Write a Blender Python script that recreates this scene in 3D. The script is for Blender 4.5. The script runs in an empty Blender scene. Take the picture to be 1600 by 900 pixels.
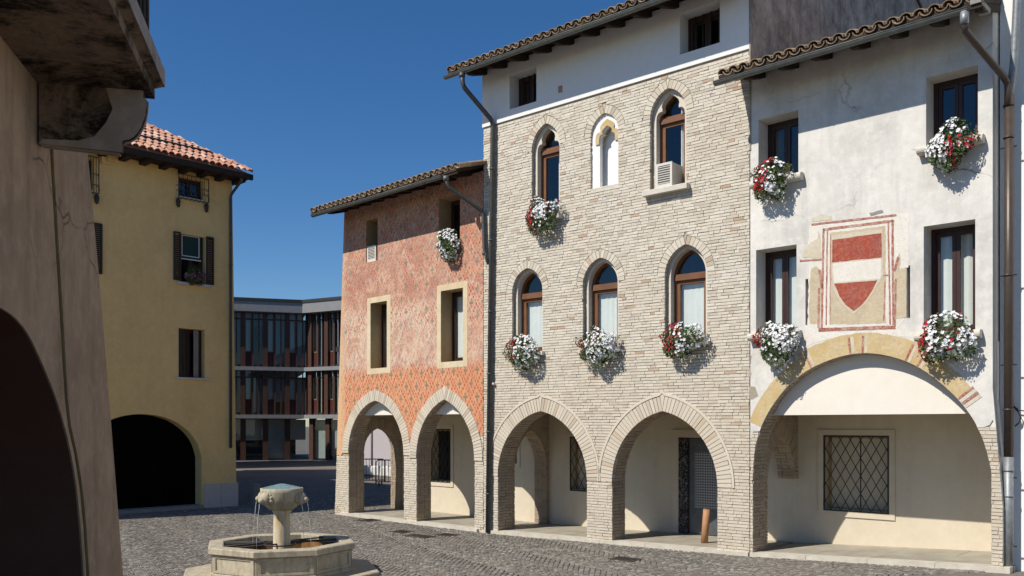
import bpy, bmesh, math, random
import numpy as np
from math import sin, cos, tan, pi, radians, sqrt, atan2
from mathutils import Vector, Matrix
from mathutils.geometry import tessellate_polygon

random.seed(7)
rng = np.random.default_rng(7)
SC = bpy.context.scene
COL = SC.collection

# ------------------------------------------------------------------ camera
FPX, CX, HOR, EYE = 1380.0, 800.0, 664.0, 2.45
cam_d = bpy.data.cameras.new('camera')
cam = bpy.data.objects.new('camera', cam_d); COL.objects.link(cam)
cam.location = (0, 0, EYE); cam.rotation_euler = (radians(90), 0, 0)
cam_d.sensor_width = 36; cam_d.sensor_fit = 'HORIZONTAL'
cam_d.lens = FPX / 1600 * 36; cam_d.shift_y = (HOR - 450) / 1600
cam_d.clip_end = 2000; cam_d.clip_start = 0.05
SC.camera = cam

# ------------------------------------------------------------------ sky and sun
SUN_FROM = Vector((-0.905, -0.541, 1.10)).normalized()
elev = math.asin(SUN_FROM.z)
world = bpy.data.worlds.new('World'); SC.world = world; world.use_nodes = True
wn = world.node_tree.nodes; wl = world.node_tree.links
sky = wn.new('ShaderNodeTexSky'); sky.sky_type = 'NISHITA'; sky.sun_disc = False
sky.sun_elevation = elev
sky.sun_rotation = atan2(SUN_FROM.x, SUN_FROM.y)
sky.altitude = 400; sky.air_density = 1.0; sky.dust_density = 0.0; sky.ozone_density = 5.0
bg = wn['Background']; bg.inputs[1].default_value = 0.092
hs = wn.new('ShaderNodeHueSaturation'); hs.inputs['Saturation'].default_value = 1.22; hs.inputs['Hue'].default_value = 0.503
wl.new(sky.outputs[0], hs.inputs['Color']); wl.new(hs.outputs[0], bg.inputs[0])
sun_d = bpy.data.lights.new('sun', 'SUN'); sun_d.energy = 4.9; sun_d.angle = radians(0.53)
sun_d.color = (1.0, 0.93, 0.82)
sun = bpy.data.objects.new('sun', sun_d); COL.objects.link(sun)
sun.rotation_euler = SUN_FROM.to_track_quat('Z', 'Y').to_euler()
sun.location = (-20, -10, 30)
vs = SC.view_settings
vs.view_transform = 'Standard'; vs.look = 'None'; vs.gamma = 1.0; vs.exposure = 0.15
vs.use_curve_mapping = False
SC.cycles.max_bounces = 8; SC.cycles.diffuse_bounces = 3; SC.cycles.transparent_max_bounces = 12

# ------------------------------------------------------------------ planes
class Plane:
    """a facade: u runs along it to the right in the picture, w points out of it, z is up"""
    def __init__(s, xv, anchor, Y):
        d = np.array([(xv - CX) / FPX, 1.0]); d /= np.linalg.norm(d)
        if d[0] < 0 and xv < 0: d = -d
        s.d = d
        s.o = np.array([(anchor[0] - CX) / FPX * Y, Y])
        n = np.array([d[1], -d[0]])
        if n @ s.o > 0: n = -n
        s.n = n
    def hit(s, x, y, w=0.0):
        r = np.array([(x - CX) / FPX, 1.0]); o = s.o + s.n * w
        t = (o @ s.n) / (r @ s.n); p = r * t
        return float((p - s.o) @ s.d), float(EYE + (HOR - y) / FPX * t), float(t)
    def L(s, x, y, w=0.0):
        return s.hit(x, y, w)[:2]
    def U(s, x, y=600, w=0.0):
        return s.hit(x, y, w)[0]
    def Z(s, x, y, w=0.0):
        return s.hit(x, y, w)[1]
    def P(s, u, z, w=0.0):
        q = s.o + s.d * u + s.n * w
        return (q[0], q[1], z)
    def f(s):
        return lambda a, b, c: s.P(a, b, c)
    def side(s, u0, sgn=1):
        """cross plane at u0: a = depth behind the facade, b = z, c = along u"""
        return lambda a, b, c: s.P(u0 + sgn * c, b, -a)

B = Plane(-810, (765, 833), EYE * FPX / (833 - HOR))
W = Plane(-700, (1172, 866), B.hit(1172, 866)[2])
S = Plane(-600, (755, 832), B.hit(755, 832)[2])
Yp = Plane(2150, (345, 792), EYE * FPX / (792 - HOR))
LA = 1.5
_d = np.array([-320 / FPX, 1.0]); _d /= np.linalg.norm(_d)
Lp = Plane(480, (160, 664), LA / ((800 - 160) / FPX - 320 / FPX))
Lp.d = _d; Lp.n = np.array([_d[1], -_d[0]])

def gz(x, y):
    """the square rises a little towards the white house"""
    q = (np.array([x, y]) - B.o) @ B.d
    if q < 0: return 0.0
    if q < 6.3: return 0.014 * q
    return 0.0882 + 0.045 * min(q - 6.3, 4.5)

def proj(p):
    return CX + FPX * p[0] / p[1], HOR - FPX * (p[2] - EYE) / p[1]

# ------------------------------------------------------------------ mesh building
class MB:
    def __init__(s):
        s.v = []; s.fc = []; s.uv = []; s.t = []; s.sm = []
    def quad(s, pts, tint=0.5, uv=None, smooth=False):
        i = len(s.v); s.v += [tuple(p) for p in pts]; s.t += [tint] * len(pts)
        s.fc.append(tuple(range(i, i + len(pts)))); s.sm.append(smooth)
        s.uv.append(uv if uv else [(0, 0)] * len(pts))
    def hexa(s, c, tint=0.5, back=True):
        """c: 8 corners, 0-3 front loop, 4-7 back loop"""
        i = len(s.v); s.v += [tuple(p) for p in c]; s.t += [tint] * 8
        F = [(0, 1, 2, 3), (0, 4, 5, 1), (1, 5, 6, 2), (2, 6, 7, 3), (3, 7, 4, 0)]
        if back: F.append((7, 6, 5, 4))
        for q in F:
            s.fc.append(tuple(i + k for k in q)); s.uv.append([(0, 0)] * 4); s.sm.append(False)
    def prism(s, loops, c0, c1, f, tint=0.5, front=True, back=True, sides=True):
        """loops: outer polygon then holes in (a,b); c1 is the front"""
        L3 = [[Vector((p[0], p[1], 0)) for p in l] for l in loops]
        tris = tessellate_polygon(L3)
        flat = [p for l in loops for p in l]
        n = len(flat); i = len(s.v)
        s.v += [tuple(f(p[0], p[1], c1)) for p in flat] + [tuple(f(p[0], p[1], c0)) for p in flat]
        s.t += [tint] * (2 * n)
        for t in tris:
            if front:
                s.fc.append(tuple(i + k for k in t)); s.uv.append([flat[k] for k in t]); s.sm.append(False)
            if back:
                s.fc.append(tuple(i + n + k for k in reversed(t))); s.uv.append([flat[k] for k in reversed(t)]); s.sm.append(False)
        if sides:
            k0 = 0
            for l in loops:
                m = len(l)
                for k in range(m):
                    a, b = k0 + k, k0 + (k + 1) % m
                    s.fc.append((i + a, i + b, i + n + b, i + n + a)); s.sm.append(False)
                    s.uv.append([flat[a], flat[b], flat[b], flat[a]])
                k0 += m
    def box(s, f, a0, a1, b0, b1, c0, c1, tint=0.5):
        s.hexa([f(a0, b0, c1), f(a1, b0, c1), f(a1, b1, c1), f(a0, b1, c1),
                f(a0, b0, c0), f(a1, b0, c0), f(a1, b1, c0), f(a0, b1, c0)], tint)
    def tube(s, path, r, seg=8, tint=0.5, caps=True):
        P = [Vector(p) for p in path]; rings = []
        for k, p in enumerate(P):
            t = (P[min(k + 1, len(P) - 1)] - P[max(k - 1, 0)]).normalized()
            x = t.orthogonal().normalized() if abs(t.z) > 0.9 else t.cross(Vector((0, 0, 1))).normalized()
            if abs(t.z) > 0.9: x = (Vector((1, 0, 0)) - t * t.x).normalized()
            y = t.cross(x)
            rr = r[k] if isinstance(r, (list, tuple)) else r
            i = len(s.v)
            for j in range(seg):
                a = 2 * pi * j / seg
                s.v.append(tuple(p + x * (rr * cos(a)) + y * (rr * sin(a)))); s.t.append(tint)
            rings.append(i)
        for k in range(len(P) - 1):
            for j in range(seg):
                j2 = (j + 1) % seg
                s.fc.append((rings[k] + j, rings[k] + j2, rings[k + 1] + j2, rings[k + 1] + j))
                s.uv.append([(0, 0)] * 4); s.sm.append(True)
        if caps:
            for i in (rings[0], rings[-1]):
                s.fc.append(tuple(i + j for j in range(seg))); s.uv.append([(0, 0)] * seg); s.sm.append(False)
    def lathe(s, prof, c, seg=24, tint=0.5, rot=0.0, smooth=True):
        """prof: (r,z) pairs round the vertical axis through c"""
        i0 = len(s.v)
        for r, z in prof:
            for j in range(seg):
                a = 2 * pi * j / seg + rot
                s.v.append((c[0] + r * cos(a), c[1] + r * sin(a), c[2] + z)); s.t.append(tint)
        for k in range(len(prof) - 1):
            for j in range(seg):
                j2 = (j + 1) % seg
                s.fc.append((i0 + k * seg + j, i0 + k * seg + j2, i0 + (k + 1) * seg + j2, i0 + (k + 1) * seg + j))
                s.uv.append([(0, 0)] * 4); s.sm.append(smooth)
    def ball(s, c, r, tint=0.5, n=8, m=6):
        c = Vector(c); i0 = len(s.v)
        rx, ry, rz = r if isinstance(r, (tuple, list)) else (r, r, r)
        for k in range(m + 1):
            th = pi * k / m
            for j in range(n):
                a = 2 * pi * j / n
                s.v.append((c.x + rx * sin(th) * cos(a), c.y + ry * sin(th) * sin(a), c.z + rz * cos(th))); s.t.append(tint)
        for k in range(m):
            for j in range(n):
                j2 = (j + 1) % n
                s.fc.append((i0 + k * n + j, i0 + k * n + j2, i0 + (k + 1) * n + j2, i0 + (k + 1) * n + j))
                s.uv.append([(0, 0)] * 4); s.sm.append(True)
    def build(s, name, mat, parent=None, kind=None, fix=True):
        me = bpy.data.meshes.new(name)
        off = gloc(parent) if parent else Vector((0, 0, 0))
        V = np.array(s.v, dtype=np.float64) - np.array(off)
        me.from_pydata([tuple(p) for p in V], [], s.fc)
        at = me.attributes.new('tint', 'FLOAT', 'POINT'); at.data.foreach_set('value', np.array(s.t, dtype=np.float32))
        ul = me.uv_layers.new(name='UVMap')
        flat = np.array([c for q in s.uv for p in q for c in (p[0], p[1])], dtype=np.float32)
        if len(flat) == len(ul.data) * 2: ul.data.foreach_set('uv', flat)
        me.polygons.foreach_set('use_smooth', np.array(s.sm, dtype=bool))
        if fix and len(s.fc) < 60000:
            bm = bmesh.new(); bm.from_mesh(me); bmesh.ops.recalc_face_normals(bm, faces=bm.faces); bm.to_mesh(me); bm.free()
        me.materials.append(mat)
        o = bpy.data.objects.new(name, me); COL.objects.link(o)
        if parent: o.parent = parent
        if kind: o['kind'] = kind
        return o

def gloc(o):
    v = Vector((0, 0, 0))
    while o is not None:
        v += o.location; o = o.parent
    return v

def thing(name, loc, label, cat, group=None):
    o = bpy.data.objects.new(name, None); COL.objects.link(o); o.location = loc
    o.empty_display_size = 0.2
    o['label'] = label; o['category'] = cat
    if group: o['group'] = group
    return o
def tag(o, label, cat, group=None):
    o['label'] = label; o['category'] = cat
    if group: o['group'] = group
    return o

# ------------------------------------------------------------------ materials
def srgb(r, g, b):
    def c(x):
        x /= 255.0
        return x / 12.92 if x < 0.04045 else ((x + 0.055) / 1.055) ** 2.4
    return (c(r), c(g), c(b), 1)
class N:
    """small node-graph helper"""
    def __init__(s, name):
        s.m = bpy.data.materials.new(name); s.m.use_nodes = True
        s.t = s.m.node_tree; s.b = s.t.nodes['Principled BSDF']
        s.out = s.t.nodes['Material Output']
        s.tc = s.t.nodes.new('ShaderNodeTexCoord')
    def link(s, a, b): s.t.links.new(a, b)
    def put(s, sock, v):
        if hasattr(v, 'is_output') or isinstance(v, bpy.types.NodeSocket): s.link(v, sock)
        elif isinstance(v, (tuple, list)) and len(v) == 3 and sock.type == 'RGBA': sock.default_value = (*v, 1)
        else: sock.default_value = v
    def math(s, op, a, b=0.0, c=0.0, clamp=False):
        n = s.t.nodes.new('ShaderNodeMath'); n.operation = op; n.use_clamp = clamp
        s.put(n.inputs[0], a); s.put(n.inputs[1], b)
        if op in ('MULTIPLY_ADD', 'COMPARE', 'WRAP', 'SMOOTH_MIN'): s.put(n.inputs[2], c)
        return n.outputs[0]
    def noise(s, scale, detail=4, rough=0.6, vec=None, dist=0.0):
        n = s.t.nodes.new('ShaderNodeTexNoise'); n.inputs['Scale'].default_value = scale
        n.inputs['Detail'].default_value = detail; n.inputs['Roughness'].default_value = rough
        n.inputs['Distortion'].default_value = dist
        s.link(vec if vec is not None else s.tc.outputs['Object'], n.inputs['Vector'])
        return n.outputs['Fac']
    def stretch(s, sx, sy, sz, src=None):
        n = s.t.nodes.new('ShaderNodeMapping'); n.inputs['Scale'].default_value = (sx, sy, sz)
        s.link(src if src is not None else s.tc.outputs['Object'], n.inputs['Vector'])
        return n.outputs[0]
    def ramp(s, v, *stops):
        n = s.t.nodes.new('ShaderNodeValToRGB'); e = n.color_ramp.elements
        while len(e) < len(stops): e.new(0.5)
        for k, (p, c) in enumerate(stops):
            e[k].position = p; e[k].color = c if isinstance(c, tuple) and len(c) == 4 else ((*c, 1) if isinstance(c, tuple) else (c, c, c, 1))
        s.put(n.inputs[0], v)
        return n.outputs[0]
    def mix(s, f, a, b, mode='MIX'):
        n = s.t.nodes.new('ShaderNodeMix'); n.data_type = 'RGBA'; n.blend_type = mode
        s.put(n.inputs[0], f)
        for sock, v in ((n.inputs[6], a), (n.inputs[7], b)): s.put(sock, v)
        return n.outputs[2]
    def attr(s, name='tint'):
        n = s.t.nodes.new('ShaderNodeAttribute'); n.attribute_name = name
        return n.outputs['Fac']
    def uv(s):
        n = s.t.nodes.new('ShaderNodeSeparateXYZ'); s.link(s.tc.outputs['UV'], n.inputs[0])
        return n.outputs[0], n.outputs[1]
    def xyz(s):
        n = s.t.nodes.new('ShaderNodeSeparateXYZ'); s.link(s.tc.outputs['Object'], n.inputs[0])
        return n.outputs
    def bump(s, v, strength=0.3, dist=0.01):
        n = s.t.nodes.new('ShaderNodeBump'); n.inputs['Strength'].default_value = strength
        n.inputs['Distance'].default_value = dist; s.put(n.inputs['Height'], v)
        s.link(n.outputs[0], s.b.inputs['Normal'])
    def done(s, col, rough=0.85, spec=0.3, metal=0.0):
        s.put(s.b.inputs['Base Color'], col); s.put(s.b.inputs['Roughness'], rough)
        s.b.inputs['Specular IOR Level'].default_value = spec
        s.b.inputs['Metallic'].default_value = metal
        return s.m

M = {}
def simple(name, c1, c2, scale=6, rough=0.85, bump=0.25, bscale=60, spec=0.25, metal=0.0, dist=0.006):
    n = N(name); a = n.noise(scale, 6, 0.65)
    col = n.mix(n.ramp(a, (0.3, 0.0), (0.7, 1.0)), c1, c2)
    n.bump(n.noise(bscale, 4), bump, dist)
    M[name] = n.done(col, rough, spec, metal)
    return M[name]

def brick_mat(name, pale, mid, dark, red, stain, grey):
    n = N(name); t = n.attr()
    col = n.ramp(t, (0.0, dark), (0.22, mid), (0.5, pale), (0.8, mid), (0.93, grey), (0.965, dark), (1.0, red))
    a = n.noise(1.1, 5, 0.6)
    col = n.mix(n.ramp(a, (0.42, 0.0), (0.75, 0.5)), col, stain)
    zt_ = n.ramp(n.math('ADD', n.math('DIVIDE', n.xyz()[2], 10.0), n.math('MULTIPLY', a, 0.25)), (0.36, 0.38), (0.56, 0.0))
    col = n.mix(zt_, col, stain)
    g = n.noise(45, 5, 0.7)
    col = n.mix(n.ramp(g, (0.35, 0.0), (0.7, 0.25)), col, grey)
    n.bump(n.noise(70, 5, 0.7), 0.6, 0.008)
    M[name] = n.done(col, 0.92, 0.15)
brick_mat('pale_brick', (0.66, 0.612, 0.525), (0.595, 0.548, 0.46), (0.49, 0.44, 0.36), (0.42, 0.27, 0.175), (0.50, 0.42, 0.31), (0.61, 0.575, 0.51))
brick_mat('arch_brick', (0.65, 0.60, 0.51), (0.56, 0.51, 0.42), (0.38, 0.32, 0.24), (0.48, 0.36, 0.26), (0.54, 0.46, 0.35), (0.60, 0.56, 0.49))
brick_mat('shaded_brick', (0.46, 0.38, 0.28), (0.38, 0.305, 0.22), (0.28, 0.215, 0.15), (0.30, 0.19, 0.12), (0.33, 0.26, 0.19), (0.40, 0.34, 0.27))  # arch brick with the shade of jambs and undersides put into its colour
simple('mortar', (0.26, 0.225, 0.175), (0.40, 0.36, 0.295), 9, 0.95, 0.5, 90)

def plaster(name, base, dirty, light, streak=0.5, bump=0.25, mott=0.5, sc=1.0, crack=0.0):
    n = N(name)
    a = n.noise(0.8 * sc, 7, 0.68); b = n.noise(5 * sc, 6, 0.7)
    c = n.noise(1.0, 5, 0.6, n.stretch(5, 5, 0.55))
    col = n.mix(n.ramp(a, (0.35, 0.0), (0.68, mott)), base, dirty)
    col = n.mix(n.ramp(c, (0.5, 0.0), (0.78, streak)), col, dirty)
    col = n.mix(n.ramp(b, (0.48, 0.0), (0.75, 0.6)), col, light)
    h = n.math('ADD', n.math('MULTIPLY', n.noise(3, 4), 1.5), n.math('MULTIPLY', n.noise(50, 5, 0.7), 0.35))
    if crack:
        nz = n.t.nodes.new('ShaderNodeTexNoise'); nz.inputs['Scale'].default_value = 2.6; nz.inputs['Detail'].default_value = 6; n.link(n.tc.outputs['Object'], nz.inputs['Vector'])
        mp = n.mix(0.16, n.tc.outputs['Object'], nz.outputs['Color'], 'LINEAR_LIGHT')
        vo = n.t.nodes.new('ShaderNodeTexVoronoi'); vo.feature = 'DISTANCE_TO_EDGE'; vo.inputs['Scale'].default_value = crack; n.link(mp, vo.inputs['Vector'])
        ck = n.math('MULTIPLY', n.ramp(vo.outputs['Distance'], (0.0, 1.0), (0.007, 0.0)), n.ramp(n.noise(0.9, 4), (0.5, 0.0), (0.62, 0.8)))
        col = n.mix(ck, col, (0.10, 0.085, 0.07)); h = n.math('SUBTRACT', h, n.math('MULTIPLY', ck, 0.6))
    n.bump(h, bump, 0.02)
    M[name] = n.done(col, 0.92, 0.15)
plaster('white_plaster', (0.71, 0.69, 0.645), (0.45, 0.44, 0.41), (0.78, 0.765, 0.72), 0.7, 0.35, 0.75, 1.5, 0.45)
plaster('attic_plaster', (0.78, 0.78, 0.77), (0.62, 0.62, 0.61), (0.82, 0.82, 0.81), 0.3, 0.12, 0.3)
plaster('cream_plaster', (0.62, 0.55, 0.435), (0.50, 0.435, 0.33), (0.66, 0.60, 0.49), 0.4, 0.15, 0.5)
plaster('clean_plaster', (0.80, 0.80, 0.78), (0.72, 0.72, 0.70), (0.83, 0.83, 0.81), 0.2, 0.08, 0.3)
plaster('yellow_plaster', (0.82, 0.58, 0.25), (0.66, 0.45, 0.185), (0.85, 0.64, 0.32), 0.5, 0.3, 0.7, 1.4)
plaster('grey_render', (0.46, 0.40, 0.35), (0.12, 0.105, 0.095), (0.55, 0.48, 0.42), 0.95, 0.6, 0.95, 2.0)
plaster('reveal_plaster', (0.44, 0.32, 0.18), (0.30, 0.205, 0.105), (0.48, 0.37, 0.23), 0.5, 0.2, 0.6)
plaster('brown_render', (0.50, 0.345, 0.225), (0.26, 0.175, 0.11), (0.58, 0.42, 0.295), 0.9, 0.8, 0.7, 1.5, 0.8)
plaster('lintel_plaster', (0.76, 0.72, 0.645), (0.66, 0.61, 0.53), (0.79, 0.755, 0.69), 0.3, 0.1, 0.4)
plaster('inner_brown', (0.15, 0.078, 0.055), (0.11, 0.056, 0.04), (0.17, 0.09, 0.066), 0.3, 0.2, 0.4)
n = N('soot_render'); s1 = n.noise(2.3, 10, 0.78, None, 0.4); s2 = n.noise(14, 6, 0.75)
col = n.mix(n.ramp(s2, (0.35, 0.0), (0.68, 1.0)), (0.24, 0.175, 0.12), (0.38, 0.285, 0.205))
col = n.mix(n.ramp(n.math('ADD', s1, n.math('MULTIPLY', s2, 0.18)), (0.55, 0.0), (0.68, 0.95)), col, (0.010, 0.008, 0.007))
n.bump(n.math('ADD', s2, n.noise(60, 5, 0.75)), 0.7, 0.02); M['soot_render'] = n.done(col, 0.95, 0.1)
plaster('corbel_stone', (0.50, 0.41, 0.33), (0.25, 0.20, 0.16), (0.55, 0.47, 0.39), 0.5, 0.4, 0.8, 1.8)
plaster('purple_render', (0.42, 0.39, 0.42), (0.36, 0.34, 0.36), (0.45, 0.43, 0.45), 0.2, 0.1, 0.3)
simple('pale_stone', (0.62, 0.59, 0.52), (0.50, 0.47, 0.40), 5, 0.8, 0.3, 80)
simple('kerb_stone', (0.60, 0.56, 0.48), (0.45, 0.41, 0.34), 6, 0.8, 0.3, 80)
simple('floor_stone', (0.40, 0.37, 0.30), (0.27, 0.245, 0.195), 2.2, 0.7, 0.2, 60)
simple('plinth_stone', (0.55, 0.52, 0.47), (0.47, 0.44, 0.40), 9, 0.85, 0.3, 120)
simple('grey_stone', (0.30, 0.29, 0.27), (0.22, 0.21, 0.195), 6, 0.85, 0.3, 80)
simple('zinc', (0.16, 0.17, 0.16), (0.10, 0.11, 0.105), 9, 0.5, 0.12, 40, 0.4, 0.3)
simple('brown_metal', (0.085, 0.062, 0.048), (0.055, 0.042, 0.034), 8, 0.42, 0.1, 40, 0.5, 0.2)
simple('galvanised', (0.17, 0.19, 0.20), (0.30, 0.32, 0.33), 18, 0.5, 0.15, 40, 0.5, 0.4)
simple('dark_pipe', (0.05, 0.055, 0.055), (0.09, 0.095, 0.095), 14, 0.5, 0.15, 40, 0.5, 0.25)
simple('iron', (0.022, 0.022, 0.022), (0.045, 0.04, 0.036), 12, 0.6, 0.1, 60, 0.4)
simple('old_wood', (0.050, 0.034, 0.024), (0.022, 0.015, 0.011), 6, 0.85, 0.4, 30)
simple('brown_frame', (0.20, 0.085, 0.035), (0.13, 0.055, 0.024), 4, 0.5, 0.15, 40, 0.4)
simple('dark_frame', (0.045, 0.018, 0.014), (0.03, 0.012, 0.010), 4, 0.45, 0.1, 40, 0.4)
simple('shutter_paint', (0.028, 0.026, 0.022), (0.04, 0.037, 0.03), 6, 0.6, 0.1, 40, 0.35)
simple('green_panel', (0.012, 0.045, 0.036), (0.018, 0.055, 0.043), 6, 0.6, 0.1, 40)
simple('white_paint', (0.75, 0.75, 0.73), (0.68, 0.68, 0.66), 9, 0.6, 0.1, 50)
simple('ac_plastic', (0.68, 0.66, 0.60), (0.60, 0.58, 0.52), 9, 0.5, 0.05, 50)
simple('ac_grille', (0.10, 0.10, 0.09), (0.16, 0.15, 0.14), 9, 0.6, 0.05, 50)
simple('curtain', (0.82, 0.82, 0.81), (0.76, 0.76, 0.76), 5, 0.9, 0.05, 40)
simple('dark_room', (0.02, 0.02, 0.02), (0.03, 0.028, 0.025), 3, 0.95, 0.1, 20)
simple('unlit_black', (0.003, 0.003, 0.003), (0.006, 0.005, 0.005), 3, 0.95, 0.1, 20, 0.0)
simple('orange_wood', (0.44, 0.24, 0.125), (0.35, 0.18, 0.09), 7, 0.6, 0.2, 40)
simple('modern_frame', (0.085, 0.042, 0.030), (0.060, 0.032, 0.024), 4, 0.5, 0.05, 40)
simple('modern_panel', (0.085, 0.022, 0.014), (0.060, 0.018, 0.012), 3, 0.5, 0.05, 40)
simple('modern_slab', (0.25, 0.255, 0.265), (0.21, 0.215, 0.225), 3, 0.7, 0.05, 40)
simple('modern_roof', (0.03, 0.03, 0.032), (0.04, 0.04, 0.042), 3, 0.7, 0.05, 40)
simple('blind_cloth', (0.50, 0.51, 0.51), (0.40, 0.415, 0.42), 2, 0.9, 0.05, 40)
simple('pane_wood', (0.30, 0.22, 0.12), (0.24, 0.17, 0.10), 4, 0.6, 0.05, 40)
simple('steel_barrier', (0.10, 0.11, 0.12), (0.15, 0.16, 0.17), 8, 0.45, 0.05, 40, 0.5, 0.6)
simple('asphalt', (0.055, 0.053, 0.055), (0.075, 0.072, 0.072), 3, 0.9, 0.4, 40)
simple('leaf', (0.045, 0.085, 0.018), (0.085, 0.13, 0.03), 20, 0.6, 0.05, 40)
simple('petal_white', (0.82, 0.82, 0.82), (0.74, 0.74, 0.76), 20, 0.7, 0.02, 40)
simple('petal_red', (0.50, 0.012, 0.018), (0.36, 0.01, 0.03), 20, 0.7, 0.02, 40)
simple('petal_pink', (0.40, 0.10, 0.26), (0.30, 0.06, 0.20), 20, 0.7, 0.02, 40)
simple('vine_red', (0.075, 0.012, 0.014), (0.045, 0.010, 0.012), 20, 0.6, 0.02, 40)
simple('flower_pot', (0.40, 0.36, 0.31), (0.30, 0.27, 0.23), 9, 0.8, 0.2, 50)

def tile_mat(name, cs, lich, lichc):
    n = N(name); t = n.attr()
    col = n.ramp(t, *[(k / (len(cs) - 1), c) for k, c in enumerate(cs)])
    col = n.mix(n.ramp(n.noise(14, 6, 0.7), (0.45, 0.0), (0.62, lich)), col, lichc)
    n.bump(n.noise(60, 4), 0.4, 0.006)
    M[name] = n.done(col, 0.9, 0.15)
tile_mat('old_tile', [(0.32, 0.20, 0.125), (0.40, 0.28, 0.18), (0.25, 0.19, 0.135), (0.44, 0.33, 0.22)], 0.6, (0.24, 0.215, 0.155))
tile_mat('orange_tile', [(0.52, 0.25, 0.165), (0.64, 0.38, 0.28), (0.44, 0.195, 0.125), (0.68, 0.46, 0.36)], 0.3, (0.35, 0.24, 0.17))

def glass_mat(name, tintc, refl=0.16, rough=0.01):
    n = N(name); t = n.t
    tr = t.nodes.new('ShaderNodeBsdfTransparent'); tr.inputs[0].default_value = (*tintc, 1)
    gl = t.nodes.new('ShaderNodeBsdfGlossy'); gl.inputs['Roughness'].default_value = rough
    gl.inputs[0].default_value = (0.9, 0.95, 1, 1)
    lw = t.nodes.new('ShaderNodeLayerWeight'); lw.inputs[0].default_value = 0.5
    k = n.math('ADD', n.math('MULTIPLY', n.math('POWER', lw.outputs['Facing'], 4.0), 0.8), refl * 0.4, clamp=True)
    mx = t.nodes.new('ShaderNodeMixShader'); n.link(k, mx.inputs[0]); n.link(tr.outputs[0], mx.inputs[1]); n.link(gl.outputs[0], mx.inputs[2])
    n.link(mx.outputs[0], n.out.inputs[0]); M[name] = n.m
glass_mat('glass', (0.93, 0.95, 0.94), 0.09)
glass_mat('modern_glass', (0.84, 0.88, 0.87), 0.06)
def water_mat(name, colr, rough=0.03):
    n = N(name); n.b.inputs['Transmission Weight'].default_value = 0.55
    n.b.inputs['IOR'].default_value = 1.33
    n.bump(n.noise(22, 3, 0.5), 0.35, 0.02); M[name] = n.done(colr, rough, 0.5)
water_mat('pond_water', (0.055, 0.06, 0.02))
water_mat('bowl_water', (0.34, 0.50, 0.48), 0.12)
water_mat('jet_water', (0.85, 0.9, 0.92), 0.02)

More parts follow.
